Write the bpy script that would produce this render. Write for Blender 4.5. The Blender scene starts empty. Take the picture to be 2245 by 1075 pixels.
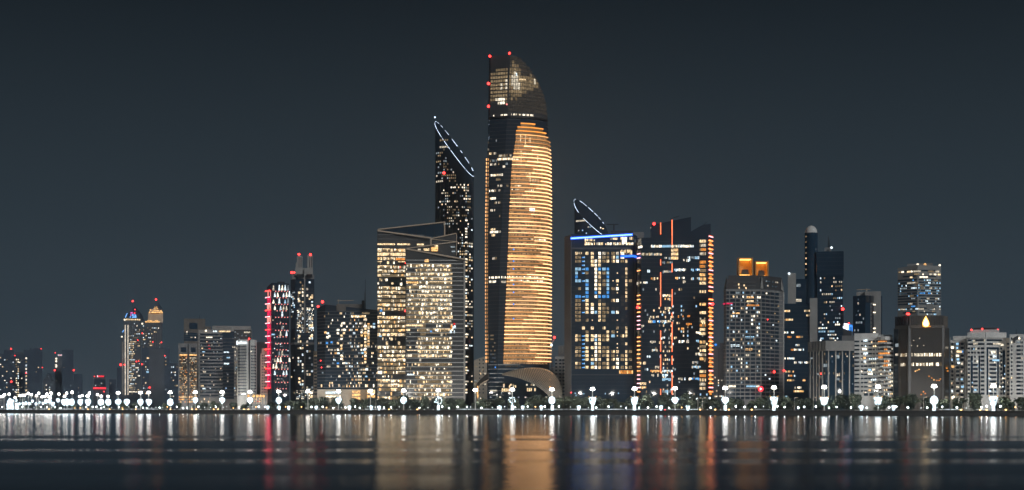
import bpy, bmesh, math, random
from mathutils import Vector

S = bpy.context.scene
COL = S.collection
F, HOR, CX, H = 3333.0, 895.0, 1122.5, 5.6      # focal length in photo pixels, horizon row, centre column, eye height
GZ = 3.0                                          # height of the corniche above the water
R = math.radians

# ------------------------------------------------------------------ camera
cam = bpy.data.cameras.new('camera'); co = bpy.data.objects.new('camera', cam); COL.objects.link(co)
co.location = (0, 0, H); co.rotation_euler = (R(90), 0, 0)
cam.sensor_width = 36; cam.lens = F / 2245 * 36; cam.shift_y = (HOR - 537.5) / 2245
cam.clip_start = 1; cam.clip_end = 60000
S.camera = co

# ------------------------------------------------------------------ materials
MATS = {}
def nodes(name):
    m = bpy.data.materials.new(name); m.use_nodes = True
    nt = m.node_tree; nt.nodes.clear()
    out = nt.nodes.new('ShaderNodeOutputMaterial')
    MATS[name] = m
    return m, nt, out
def math_node(nt, op, a, b=None, c=None):
    n = nt.nodes.new('ShaderNodeMath'); n.operation = op
    for i, v in enumerate((a, b, c)):
        if v is None: continue
        if isinstance(v, (int, float)): n.inputs[i].default_value = v
        else: nt.links.new(v, n.inputs[i])
    return n.outputs[0]
def noise(nt, scale, detail=2, vec=None, mult=(1, 1, 1)):
    if vec is None:
        vec = nt.nodes.new('ShaderNodeNewGeometry').outputs['Position']
    mp = nt.nodes.new('ShaderNodeMapping'); mp.inputs['Scale'].default_value = mult
    nt.links.new(vec, mp.inputs[0])
    n = nt.nodes.new('ShaderNodeTexNoise'); n.inputs['Scale'].default_value = scale; n.inputs['Detail'].default_value = detail
    nt.links.new(mp.outputs[0], n.inputs['Vector'])
    return n.outputs[0]
def solid(name, col, rough=.7, metal=0, spec=.4, var=.35, vs=.12):
    m, nt, out = nodes(name)
    p = nt.nodes.new('ShaderNodeBsdfPrincipled')
    p.inputs['Roughness'].default_value = rough; p.inputs['Metallic'].default_value = metal
    p.inputs['Specular IOR Level'].default_value = spec
    n = noise(nt, vs, 4, mult=(1, 1, .5))
    f = math_node(nt, 'MULTIPLY_ADD', n, var * 2, 1 - var)
    mx = nt.nodes.new('ShaderNodeVectorMath'); mx.operation = 'SCALE'
    mx.inputs[0].default_value = col[:3]; nt.links.new(f, mx.inputs['Scale'])
    nt.links.new(mx.outputs[0], p.inputs['Base Color'])
    nt.links.new(p.outputs[0], out.inputs[0])
    return m
def glow(name, col, st, var=.5, vs=.55):
    m, nt, out = nodes(name)
    e = nt.nodes.new('ShaderNodeEmission'); e.inputs[0].default_value = (*col, 1)
    if var:
        n = noise(nt, vs, 3)
        mr = nt.nodes.new('ShaderNodeMapRange')
        mr.inputs['From Min'].default_value = .32; mr.inputs['From Max'].default_value = .68
        mr.inputs['To Min'].default_value = st * (1 - var); mr.inputs['To Max'].default_value = st * (1 + var)
        nt.links.new(n, mr.inputs[0]); nt.links.new(mr.outputs[0], e.inputs[1])
    else: e.inputs[1].default_value = st
    nt.links.new(e.outputs[0], out.inputs[0])
    return m
solid('concrete', (.30, .295, .28)); solid('white_concrete', (.70, .69, .66)); solid('beige_concrete', (.50, .43, .34))
solid('grey_concrete', (.20, .20, .20)); solid('brown_stone', (.13, .115, .10)); solid('dark_stone', (.055, .055, .058))
solid('pale_rib', (.42, .41, .38)); solid('slab_grey', (.22, .22, .22)); solid('slab_dim', (.10, .105, .11)); solid('tan_metal', (.60, .47, .35), .5, .1)
solid('hazy_blue', (.045, .07, .105)); solid('hazy_grey', (.085, .10, .12)); solid('white_paint', (.75, .75, .72))  # hazy walls carry the blue of distance haze in their colour
solid('dark_glass', (.022, .038, .058), .05, 0, .25, .4, .03); solid('blue_glass', (.018, .042, .070), .05, 0, .25, .4, .03)
solid('grey_glass', (.075, .075, .075), .25, 0, .5, .4, .05); solid('warm_glass', (.05, .042, .034), .3, 0, .5, .4, .05)
solid('black_metal', (.02, .02, .022), .5, .2); solid('steel', (.42, .42, .40), .4, .4); solid('shell_metal', (.58, .52, .42), .35, .4); solid('seawall_stone', (.10, .095, .085), .9)
solid('earth', (.09, .085, .07), .95); solid('paving', (.22, .20, .18), .9); solid('bark', (.09, .065, .045), .9)
solid('leaf', (.075, .095, .065), .7, 0, .3, .5, .3); solid('leaf_dark', (.036, .048, .035), .7, 0, .3, .5, .3); solid('palm_leaf', (.085, .10, .06), .6, 0, .3, .4, .5)
solid('gold_panel', (.52, .30, .125), .45, .1); solid('orange_wall', (.55, .29, .08), .6)
WARM, WHITE, COOL, BLUE, ORANGE, AMBER = (1, .72, .40), (1, .87, .66), (.78, .93, 1), (.10, .42, 1), (1, .36, .07), (1, .55, .2)
glow('w', WARM, 1.5, .7, .8); glow('d', WARM, .3, .75, .8); glow('e', WARM, .2); glow('f', (1, .86, .70), .045); glow('W', WHITE, 2.3, .7, .8); glow('m', WHITE, .8, .75, .8)
glow('b', BLUE, 1.0, .3); glow('l', (.42, .74, 1), 1.1, .3); glow('o', ORANGE, 1.0); glow('c', COOL, 1.6, .75, .8); glow('q', COOL, .36); glow('n', (.4, .62, .8), .14)
glow('r', (1, .03, .03), 1.2); glow('A', AMBER, 1.5, .7, .8)
glow('red_lamp', (1, .035, .03), 8, 0); glow('pink_lamp', (1, .30, .26), 1.6, 0); glow('red_panel', (1, .03, .12), 1.0, .5); glow('pink_bar', (1, .45, .5), 3.2, 0)
glow('gold_strip', (1, .48, .17), 1.8, .5, .03); glow('gold_bright', (1, .55, .25), 2.9, .4, .03); glow('gold_dim', (1, .45, .15), 1.0, .4, .03); glow('gold_deep', (1, .36, .06), 2.2, .3, .06); glow('neon', (1, .13, .03), 2.6, .3, .05); glow('neon_core', (1, .42, .22), 2.4, 0)
glow('amber_bar', (1, .38, .12), 3.4, .35, .05); glow('blue_strip', (.025, .13, 1), 3.2, 0); glow('blue_core', (.35, .62, 1), 3, 0); glow('rim_light', (.62, .78, 1), 2.6, .5, .1); glow('white_strip', (1, .86, .68), 1.7, .4, .15)
glow('floodlamp', (1, .95, .86), 22, 0); glow('globe_lamp', (.86, .97, 1), 30, 0); glow('amber_globe', (1, .5, .16), 9, 0); glow('lantern', (.74, .92, 1), 2.6, .85, .45); glow('rail_light', (.85, .95, 1), 1.1, .8, .12)
glow('ear_light', (1, .55, .15), 1.6, 0); glow('screen', (.75, .85, 1), 3.2, .3, .2); glow('screen_blue', (.05, .3, 1), 1.6, 0); glow('flame', (1, .52, .12), 3.4, 0); glow('flame_core', (1, .80, .45), 5, 0); glow('box_light', (1, .50, .12), 3.6, .25, .2)
glow('sign_white', (.85, .95, 1), 2.0, 0); glow('sign_red', (1, .04, .06), 1.8, 0); glow('sign_pink', (1, .22, .75), 1.2, 0); glow('sign_blue', (.18, .45, 1), 2.0, 0)

# window band between the gold strips: dark panes with lit rooms behind them, counted along the facade (UV u)
def dashes(name, lit, dark, thr):
    m, nt, out = nodes(name)
    uv = nt.nodes.new('ShaderNodeUVMap')
    n = noise(nt, 1.0, 1, uv.outputs[0], (.75, .28, 1)); g = math_node(nt, 'GREATER_THAN', n, thr)
    e = nt.nodes.new('ShaderNodeEmission'); e.inputs[0].default_value = (*lit, 1)
    n2 = noise(nt, .12, 2, uv.outputs[0])
    nt.links.new(math_node(nt, 'MULTIPLY', g, math_node(nt, 'MULTIPLY_ADD', n2, 1.1, -.05)), e.inputs[1])
    p = nt.nodes.new('ShaderNodeBsdfPrincipled'); p.inputs['Base Color'].default_value = (*dark, 1); p.inputs['Roughness'].default_value = .3
    a = nt.nodes.new('ShaderNodeAddShader'); nt.links.new(e.outputs[0], a.inputs[0]); nt.links.new(p.outputs[0], a.inputs[1])
    nt.links.new(a.outputs[0], out.inputs[0])
dashes('gold_dashes', (1, .55, .24), (.16, .11, .07), .47)

# ------------------------------------------------------------------ mesh builder
class MB:
    def __init__(s): s.v = []; s.f = []; s.mi = []; s.uv = {}
    def add(s, vs, fs, mi=0):
        o = len(s.v); s.v += [tuple(p) for p in vs]
        for f in fs: s.f.append(tuple(o + i for i in f)); s.mi.append(mi)
    def box(s, c, size, ang=0, mi=0, top=1.0):
        ca, sa = math.cos(ang), math.sin(ang); hx, hy, hz = size[0] / 2, size[1] / 2, size[2] / 2
        vs = []
        for dz in (-1, 1):
            k = top if dz > 0 else 1
            for dx, dy in ((-1, -1), (1, -1), (1, 1), (-1, 1)):
                x, y = dx * hx * k, dy * hy * k
                vs.append((c[0] + x * ca - y * sa, c[1] + x * sa + y * ca, c[2] + dz * hz))
        s.add(vs, [(0, 3, 2, 1), (4, 5, 6, 7), (0, 1, 5, 4), (1, 2, 6, 5), (2, 3, 7, 6), (3, 0, 4, 7)], mi)
    def prism(s, poly, z0, z1, mi=0):
        n = len(poly); zt = z1 if isinstance(z1, (list, tuple)) else [z1] * n
        vs = [(p[0], p[1], z0) for p in poly] + [(p[0], p[1], zt[i]) for i, p in enumerate(poly)]
        s.add(vs, [tuple(range(n))[::-1], tuple(range(n, 2 * n))] + [(i, (i + 1) % n, n + (i + 1) % n, n + i) for i in range(n)], mi)
    def loft(s, rings, mi=0, caps=True):
        n = len(rings[0]); vs = [p for r in rings for p in r]; fs = []
        for k in range(len(rings) - 1):
            for i in range(n):
                j = (i + 1) % n; fs.append((k * n + i, k * n + j, (k + 1) * n + j, (k + 1) * n + i))
        if caps: fs += [tuple(range(n))[::-1], tuple((len(rings) - 1) * n + i for i in range(n))]
        s.add(vs, fs, mi)
    def tube(s, a, b, r0, r1=None, n=8, mi=0):
        a, b = Vector(a), Vector(b); r1 = r0 if r1 is None else r1
        d = (b - a).normalized(); u = d.orthogonal().normalized(); w = d.cross(u)
        s.loft([[tuple(c + (u * math.cos(2 * math.pi * i / n) + w * math.sin(2 * math.pi * i / n)) * r) for i in range(n)] for c, r in ((a, r0), (b, r1))], mi)
    def ball(s, c, r, n=10, m=6, mi=0, sz=1, half=False):
        rings = []
        for k in range(m + 1):
            th = (math.pi / 2 if half else math.pi) * k / m - (0 if half else math.pi / 2)
            rr = max(r * math.cos(th), r * .02)
            rings.append([(c[0] + rr * math.cos(2 * math.pi * i / n), c[1] + rr * math.sin(2 * math.pi * i / n), c[2] + r * sz * math.sin(th)) for i in range(n)])
        s.loft(rings, mi)
    def plate(s, pts, t, mi=0):
        # closed outline given as (x, y, z) in a plane facing the viewer, thickened along +y by t
        n = len(pts)
        s.add([p for p in pts] + [(p[0], p[1] + t, p[2]) for p in pts],
              [tuple(range(n)), tuple(range(n, 2 * n))[::-1]] + [(i, n + i, n + (i + 1) % n, (i + 1) % n) for i in range(n)], mi)
    def mesh(s, name, mats, off=(0, 0, 0), fix=True):
        me = bpy.data.meshes.new(name)
        me.from_pydata([(x - off[0], y - off[1], z - off[2]) for x, y, z in s.v], [], s.f)
        for mt in (mats if isinstance(mats, (list, tuple)) else [mats]): me.materials.append(MATS[mt])
        me.polygons.foreach_set('material_index', s.mi)
        if s.uv:
            l = me.uv_layers.new(name='UVMap')
            for lp in me.loops: l.data[lp.index].uv = s.uv.get(lp.vertex_index, (0, 0))
        if fix:
            bm = bmesh.new(); bm.from_mesh(me); bmesh.ops.recalc_face_normals(bm, faces=bm.faces); bm.to_mesh(me); bm.free()
        return me
def link(name, me, parent=None, loc=(0, 0, 0), rz=0):
    o = bpy.data.objects.new(name, me); COL.objects.link(o); o.location = loc; o.rotation_euler[2] = rz
    if parent: o.parent = parent
    return o
def tag(o, label=None, cat=None, group=None, kind=None):
    for k, v in (('label', label), ('category', cat), ('group', group), ('kind', kind)):
        if v: o[k] = v
    return o
def thing(name, loc, label, cat, group=None):
    o = bpy.data.objects.new(name, None); COL.objects.link(o); o.location = loc; o.empty_display_size = 1
    return tag(o, label, cat, group)

# ------------------------------------------------------------------ photo ray -> world
def K(px): return (px - CX) / F
def P(px, Y): return (K(px) * Y, Y)
def Z(py, Y): return H + (HOR - py) / F * Y
def Yp(px):                                       # distance of the line of lamp masts along the corniche
    k = K(px); t = (352 - 1111 * k) / (.831 + .556 * k); return 1111 + .556 * t
CUBES = {}
def unit_cube(mat):
    if mat not in CUBES:
        m = MB(); m.box((0, 0, 0), (1, 1, 1)); CUBES[mat] = m.mesh('window', mat)
    return CUBES[mat]
SHORT = []                                        # (px0, px1, Y, phrase) of every building, for labels of what stands before it
class Bld:
    def __init__(s, name, label, cat, short, Y, verts=None, front=None, depth=30, ref=None):
        if front:
            p0, p1 = front; km = K((p0 + p1) / 2); n = math.hypot(1, km); ex, ey = 1 / n, -km / n; verts = []
            for p in front:
                k0 = K(p); t = (k0 * Y - km * Y) / (ex - k0 * ey); verts.append((p, Y + ey * t))
        s.verts = verts; s.Y = Y
        s.pts = [P(p, y) for p, y in verts]
        km = K((verts[0][0] + verts[-1][0]) / 2); n = math.hypot(1, km); s.dir = (km / n, 1 / n)
        s.depth = depth
        a, b = s.pts[0], s.pts[-1]
        s.back = [(b[0] + s.dir[0] * depth - (b[0] - a[0]) * .03, b[1] + s.dir[1] * depth), (a[0] + s.dir[0] * depth + (b[0] - a[0]) * .03, a[1] + s.dir[1] * depth)]
        mid = ((a[0] + b[0]) / 2, (a[1] + b[1]) / 2)
        s.base = (mid[0] + s.dir[0] * depth / 2, mid[1] + s.dir[1] * depth / 2, GZ)
        s.o = thing(name, s.base, label, cat); s.win_list = []; s.rnd = random.Random(hash_(name + label))
        SHORT.append((verts[0][0], verts[-1][0], Y, short))
    def z(s, py): return Z(py, s.Y)
    def m(s, n): return n * s.Y / F
    def part(s, name, mb, mat, parent=None, label=None):
        me = mb.mesh(name, mat, s.base)
        o = link(name, me, parent or s.o)
        if label: o['label'] = label
        return o
    def body(s, top, mat, name='wall', base=None, pts=None, back=None):
        mb = MB(); poly = (pts or s.pts) + (back or s.back)
        zt = [s.z(t) for t in top] if isinstance(top, (list, tuple)) else s.z(top)
        if isinstance(zt, list): zt = zt + [zt[-1], zt[0]]
        mb.prism(poly, GZ - 1 if base is None else s.z(base), zt)
        return s.part(name, mb, mat)
    def at(s, px, z=None):
        for (i, (p0, _)), (p1, _) in zip(enumerate(s.verts), s.verts[1:]):
            if px <= p1 or i == len(s.verts) - 2:
                (x0, y0), (x1, y1) = s.pts[i], s.pts[i + 1]; k = K(px)
                t = (k * y0 - x0) / ((x1 - x0) - k * (y1 - y0)); t = max(-.02, min(1.02, t))
                return x0 + (x1 - x0) * t, y0 + (y1 - y0) * t, math.atan2(y1 - y0, x1 - x0)
    def span(s, p0, p1, z=None):                  # pieces of facade between two columns: (centre x, y, width, angle)
        cuts = [p0] + [p for p, _ in s.verts[1:-1] if p0 + .3 < p < p1 - .3] + [p1]; out = []
        for a, b in zip(cuts, cuts[1:]):
            x0, y0, _ = s.at(a + .01, z); x1, y1, _ = s.at(b - .01, z)
            out.append(((x0 + x1) / 2, (y0 + y1) / 2, math.hypot(x1 - x0, y1 - y0), math.atan2(y1 - y0, x1 - x0)))
        return out
    def win(s, p0, p1, y0, y1, mat, out=.12, name='window'):
        za, zb = s.z(y1), s.z(y0)
        for x, y, w, a in s.span(p0, p1, (za + zb) / 2):
            if w < .15: continue
            nx, ny = math.sin(a), -math.cos(a)
            s.win_list.append((w * (zb - za), x + nx * out, y + ny * out, (za + zb) / 2, w, zb - za, a, mat, name))
    def grid(s, p0, p1, y0, y1, dx, dy, prob, pal, fw=.7, fh=.55, run=0, jit=0):
        nx = max(1, round((p1 - p0) / dx)); ny = max(1, round((y1 - y0) / dy)); dx = (p1 - p0) / nx; dy = (y1 - y0) / ny; r = s.rnd
        for j in range(ny):
            last = None; rowp = r.uniform(1 - jit, 1 + jit)
            for i in range(nx):
                pr = prob((i + .5) / nx, (j + .5) / ny) if callable(prob) else prob
                if last and r.random() < run: c = last
                else: c = r.choice(pal) if r.random() < pr * rowp else None
                if run and not c and last is None and r.random() < run * .5: c = None
                last = c
                if c:
                    a = p0 + (i + .5 - fw / 2) * dx; b = y0 + (j + .5 - fh / 2) * dy
                    s.win(a, a + fw * dx, b, b + fh * dy, c, .16)
    def bands(s, p0, p1, rows, h, mat, out=.35, name='floor_band', th=.6):
        mb = MB()
        for y in rows:
            for x, yy, w, a in s.span(p0, p1, s.z(y)):
                nx, ny = math.sin(a), -math.cos(a)
                mb.box((x + nx * (out - th / 2), yy + ny * (out - th / 2), s.z(y)), (w + .2, th, s.m(h)), a)
        return s.part(name, mb, mat)
    def ribs(s, cols, y0, y1, w, mat, out=.5, name='rib', th=.8):
        for px in cols:
            mb = MB(); x, y, a = s.at(px, s.z((y0 + y1) / 2)); nx, ny = math.sin(a), -math.cos(a)
            za, zb = s.z(y1), s.z(y0)
            mb.box((x + nx * (out - th / 2), y + ny * (out - th / 2), (za + zb) / 2), (s.m(w), th, zb - za), a); s.part(name, mb, mat)
    def strip(s, p0, p1, y0, y1, mat, out=.6, name='light_strip', th=.4):
        mb = MB()
        for x, y, w, a in s.span(p0, p1, s.z((y0 + y1) / 2)):
            nx, ny = math.sin(a), -math.cos(a)
            mb.box((x + nx * out, y + ny * out, (s.z(y0) + s.z(y1)) / 2), (w, th, s.z(y0) - s.z(y1)), a)
        return s.part(name, mb, mat)
    def block(s, name, p0, p1, y0, y1, mat, dy=2, depth=12, top=1.0, parent=None):
        x0, yy0, a = s.at(p0); x1, yy1, _ = s.at(p1); Ym = (yy0 + yy1) / 2 + dy
        km = K((p0 + p1) / 2); w = (p1 - p0) / F * Ym / math.sqrt(1 + km * km) * (1 + km * km)
        ang = -math.atan(km); d = (math.sin(-ang), math.cos(ang))
        z0, z1 = Z(y1, Ym), Z(y0, Ym)
        mb = MB(); mb.box((km * Ym + d[0] * depth / 2, Ym + d[1] * depth / 2, (z0 + z1) / 2), (w / math.sqrt(1 + km * km), depth, z1 - z0), ang, 0, top)
        return s.part(name, mb, mat, parent)
    def beacon(s, px, py, r=1.1, mat='red_lamp', dy=-1.0, name='aviation_light', parent=None):
        _, y, _ = s.at(px); y += dy
        mb = MB(); c = (K(px) * y, y, Z(py, y)); mb.ball(c, r * (.68 if mat == 'red_lamp' else 1), 8, 5); s.part(name, mb, mat, parent)
    def mast(s, px, y0, y1, r=.35, mat='black_metal', dy=8, name='antenna'):
        _, y, _ = s.at(px); y += dy; mb = MB(); mb.tube((K(px) * y, y, Z(y1, y)), (K(px) * y, y, Z(y0, y)), r, r * .3, 6); return s.part(name, mb, mat)
    def finish(s, keep=100):
        wl = sorted(s.win_list, key=lambda t: -t[0])
        for _, x, y, z, w, h, a, mat, name in wl[:keep]:
            o = link(name, unit_cube(mat), s.o, (x - s.base[0], y - s.base[1], z - s.base[2]), a); o.scale = (w, .3, h)
        rest = wl[keep:]
        if rest:
            mats = sorted({t[7] for t in rest}); mb = MB()
            for _, x, y, z, w, h, a, mat, name in rest: mb.box((x, y, z), (w, .3, h), a, mats.index(mat))
            o = s.part('window', mb, mats); o['kind'] = 'stuff'
        return s
def hash_(t):
    h = 7
    for c in t: h = (h * 31 + ord(c)) & 0x7fffffff
    return h
def rng(a, b, st):
    out = []
    while a <= b: out.append(a); a += st
    return out
# ================================================================== BUILDINGS (pixel columns and rows of the photo, turned into metres at each one's own distance)
# ---- far left
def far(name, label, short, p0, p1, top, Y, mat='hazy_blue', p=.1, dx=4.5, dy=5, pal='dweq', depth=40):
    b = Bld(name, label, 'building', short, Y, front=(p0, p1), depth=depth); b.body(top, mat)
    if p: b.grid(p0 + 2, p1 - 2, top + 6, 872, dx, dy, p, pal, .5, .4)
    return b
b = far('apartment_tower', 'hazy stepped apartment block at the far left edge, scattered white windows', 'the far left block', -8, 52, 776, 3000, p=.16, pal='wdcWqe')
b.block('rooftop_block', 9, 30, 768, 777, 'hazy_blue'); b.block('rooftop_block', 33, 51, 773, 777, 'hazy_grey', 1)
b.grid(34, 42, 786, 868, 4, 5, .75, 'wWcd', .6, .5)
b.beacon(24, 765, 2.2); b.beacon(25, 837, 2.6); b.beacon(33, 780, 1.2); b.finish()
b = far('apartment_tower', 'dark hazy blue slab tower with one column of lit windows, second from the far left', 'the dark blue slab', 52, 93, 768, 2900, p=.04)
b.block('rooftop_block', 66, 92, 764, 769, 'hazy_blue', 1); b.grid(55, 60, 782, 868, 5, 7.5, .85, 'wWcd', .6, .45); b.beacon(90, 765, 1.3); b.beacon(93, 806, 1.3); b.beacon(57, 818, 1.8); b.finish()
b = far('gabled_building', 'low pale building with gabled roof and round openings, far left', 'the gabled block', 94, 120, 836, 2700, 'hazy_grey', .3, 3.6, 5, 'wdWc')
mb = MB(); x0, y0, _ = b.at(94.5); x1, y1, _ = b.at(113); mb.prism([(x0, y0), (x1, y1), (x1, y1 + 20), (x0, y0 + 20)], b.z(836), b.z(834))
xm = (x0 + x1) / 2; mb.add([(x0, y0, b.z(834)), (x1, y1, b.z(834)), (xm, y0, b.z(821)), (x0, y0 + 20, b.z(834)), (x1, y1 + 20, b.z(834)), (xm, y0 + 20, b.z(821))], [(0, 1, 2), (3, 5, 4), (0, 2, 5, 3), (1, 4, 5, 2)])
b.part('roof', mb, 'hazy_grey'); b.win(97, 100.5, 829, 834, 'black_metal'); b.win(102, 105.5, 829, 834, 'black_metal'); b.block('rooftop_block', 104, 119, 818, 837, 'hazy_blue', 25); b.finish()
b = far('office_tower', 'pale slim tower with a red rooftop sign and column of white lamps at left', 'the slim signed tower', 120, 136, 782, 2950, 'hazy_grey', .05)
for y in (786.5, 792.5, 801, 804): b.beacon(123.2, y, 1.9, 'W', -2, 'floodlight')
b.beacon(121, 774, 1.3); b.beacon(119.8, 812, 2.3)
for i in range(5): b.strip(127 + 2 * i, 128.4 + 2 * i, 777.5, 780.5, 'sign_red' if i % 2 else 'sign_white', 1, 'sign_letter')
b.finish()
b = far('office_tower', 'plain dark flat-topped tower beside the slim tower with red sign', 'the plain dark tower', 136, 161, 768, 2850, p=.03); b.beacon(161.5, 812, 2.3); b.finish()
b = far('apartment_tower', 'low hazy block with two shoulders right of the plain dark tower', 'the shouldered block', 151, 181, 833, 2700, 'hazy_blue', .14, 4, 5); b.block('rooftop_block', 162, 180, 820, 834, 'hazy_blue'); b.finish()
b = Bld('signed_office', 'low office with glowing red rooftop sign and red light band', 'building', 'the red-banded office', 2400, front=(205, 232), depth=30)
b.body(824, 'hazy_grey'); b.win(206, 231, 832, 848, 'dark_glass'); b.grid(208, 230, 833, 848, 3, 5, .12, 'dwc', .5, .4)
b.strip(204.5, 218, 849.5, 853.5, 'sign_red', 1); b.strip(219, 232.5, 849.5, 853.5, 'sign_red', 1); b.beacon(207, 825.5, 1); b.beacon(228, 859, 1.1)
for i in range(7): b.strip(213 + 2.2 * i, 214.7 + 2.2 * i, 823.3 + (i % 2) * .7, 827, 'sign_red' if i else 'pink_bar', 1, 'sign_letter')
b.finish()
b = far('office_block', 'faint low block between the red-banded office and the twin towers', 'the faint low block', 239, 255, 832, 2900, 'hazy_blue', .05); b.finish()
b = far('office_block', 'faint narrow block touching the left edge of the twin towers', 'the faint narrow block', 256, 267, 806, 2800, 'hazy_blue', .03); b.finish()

# ---- twin towers with pointed roofs
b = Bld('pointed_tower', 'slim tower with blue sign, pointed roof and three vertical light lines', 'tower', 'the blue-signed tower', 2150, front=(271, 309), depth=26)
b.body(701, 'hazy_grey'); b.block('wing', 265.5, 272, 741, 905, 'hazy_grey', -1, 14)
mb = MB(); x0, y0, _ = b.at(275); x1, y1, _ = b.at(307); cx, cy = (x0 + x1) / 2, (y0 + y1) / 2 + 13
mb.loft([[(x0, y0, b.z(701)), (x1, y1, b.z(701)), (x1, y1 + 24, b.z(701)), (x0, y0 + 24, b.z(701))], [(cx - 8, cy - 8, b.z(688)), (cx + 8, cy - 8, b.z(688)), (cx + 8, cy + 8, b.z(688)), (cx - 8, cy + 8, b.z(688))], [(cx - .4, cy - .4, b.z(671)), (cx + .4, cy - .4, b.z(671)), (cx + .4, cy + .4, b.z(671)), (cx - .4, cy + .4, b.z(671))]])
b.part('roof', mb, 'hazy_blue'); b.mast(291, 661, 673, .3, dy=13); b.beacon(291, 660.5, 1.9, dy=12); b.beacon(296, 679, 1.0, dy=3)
for px, ya in ((268.3, 750), (274.5, 713), (280.6, 713)): b.strip(px - .6, px + .6, ya, 866, 'white_strip', 1.4 if px > 270 else 2.5)
for i in range(9): b.strip(271 + 4.2 * i, 274 + 4.2 * i, 699.5, 702.5, 'w', 1.0, 'crown_lamp')
b.beacon(273.3, 701.5, 1.2, 'W', name='crown_lamp'); b.beacon(267, 738.5, 1.2, 'W', name='crown_lamp')
def slash(b, p0, y0, p1, y1, w, mat, name, dy=-1.5):
    _, Y, _ = b.at((p0 + p1) / 2); Y += dy; mb = MB(); mb.tube((K(p0) * Y, Y, Z(y0, Y)), (K(p1) * Y, Y, Z(y1, Y)), w, w, 6); return b.part(name, mb, mat)
slash(b, 274.6, 696.5, 279, 687, .55, 'sign_blue', 'blue_light', 4); slash(b, 268.5, 729, 271.5, 724, .55, 'sign_blue', 'blue_light', -3)
sg = b.block('sign', 284, 300, 686, 697, 'black_metal', -.5, .5)
lay = [(286, 685, 291, 688, 'sign_pink'), (293.5, 685, 297, 688.5, 'sign_red'), (285.5, 690, 288, 692.5, 'sign_pink'), (289, 689.5, 292, 693, 'sign_blue'), (293, 688.5, 294.6, 696, 'sign_blue'), (296, 690, 298.5, 696, 'sign_blue'), (284.3, 694.5, 287.5, 696.5, 'sign_blue'), (289.5, 694.5, 299.5, 696.8, 'sign_blue')]
for p0, y0, p1, y1, mt in lay: b.strip(p0, p1, y0, y1, mt, 1.2, 'sign_letter')
b.grid(283, 307, 708, 866, 2.6, 4.4, lambda u, v: .1 if v < .17 else (.62 if u < .5 else .12), 'wWdcdw', .6, .45, .35); b.ribs((284, 290, 296, 302), 704, 745, 1, 'grey_concrete')
b.beacon(264.5, 800, 2.2, dy=-3); b.beacon(273, 800, 1.4, dy=-3); b.beacon(302, 746, 1); b.beacon(299, 793, 1.1); b.beacon(304, 792, 1)
b.finish()
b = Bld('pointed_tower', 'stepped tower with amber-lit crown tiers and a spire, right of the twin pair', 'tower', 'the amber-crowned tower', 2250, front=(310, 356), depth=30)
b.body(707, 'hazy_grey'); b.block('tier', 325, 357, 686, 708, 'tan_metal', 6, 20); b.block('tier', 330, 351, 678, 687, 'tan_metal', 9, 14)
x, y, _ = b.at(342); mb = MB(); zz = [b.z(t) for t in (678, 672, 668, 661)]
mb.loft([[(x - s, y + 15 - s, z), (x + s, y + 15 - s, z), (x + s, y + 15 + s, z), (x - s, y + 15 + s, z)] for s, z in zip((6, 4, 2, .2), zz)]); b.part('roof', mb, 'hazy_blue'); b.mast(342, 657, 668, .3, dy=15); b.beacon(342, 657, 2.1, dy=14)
for p0, p1, ya, yb in ((332, 352, 683.5, 686), (335, 349, 680, 681.5), (337, 347, 676, 677.3), (338.5, 345.5, 672.5, 673.6)): b.strip(p0, p1, ya, yb, 'A', -3 if ya > 682 else -5)
for px, py in ((328, 685), (330, 680), (355, 685), (353, 682)): b.beacon(px, py, 1.3, 'A', 4, 'crown_lamp')
for i in range(12): b.strip(318 + 2.7 * i, 320 + 2.7 * i, 702.5 if 323 < 318 + 2.7 * i < 334 or i in (8, 9, 10) else 704.5, 707.5, 'A', .8, 'crown_lamp')
b.beacon(312, 710, 1.4, 'W', name='crown_lamp'); b.grid(313, 352, 713, 764, 3, 4.4, lambda u, v: .5 if u < .1 else .17, 'wdWcd', .6, .5, .3); b.ribs((336, 341, 346, 351), 709, 762, 1, 'grey_concrete')
b.beacon(312, 731, 1.1); b.beacon(335, 750, 1); b.beacon(354, 751, 1.1); b.finish()
b = Bld('office_block', 'dull grey flat-topped block in front of the amber-crowned tower', 'building', 'the dull grey block', 2000, front=(311, 372), depth=34)
b.body(762, 'hazy_blue'); b.block('stair_core', 327, 360, 765, 905, 'hazy_grey', -2, 10); b.grid(313, 326, 790, 866, 4, 6, .22, 'dwcq', .5, .4); b.grid(342.5, 345.5, 770, 866, 3, 8, .4, 'wd', .6, .4); b.grid(361, 366, 780, 866, 4, 8, .3, 'dq', .6, .4)
b.win(321, 326, 814, 818, 'l'); b.win(322, 327, 784, 787, 'w'); b.beacon(361, 780, 1); b.beacon(311, 799, 1.2); b.beacon(328, 850, 1.6, dy=-4); b.finish()
b = far('office_block', 'dim low block with a few windows right of the dull grey block', 'the dim low block', 372, 392, 796, 2050, 'hazy_blue', .28, 4, 6, 'wdcWd'); b.finish()

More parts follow.
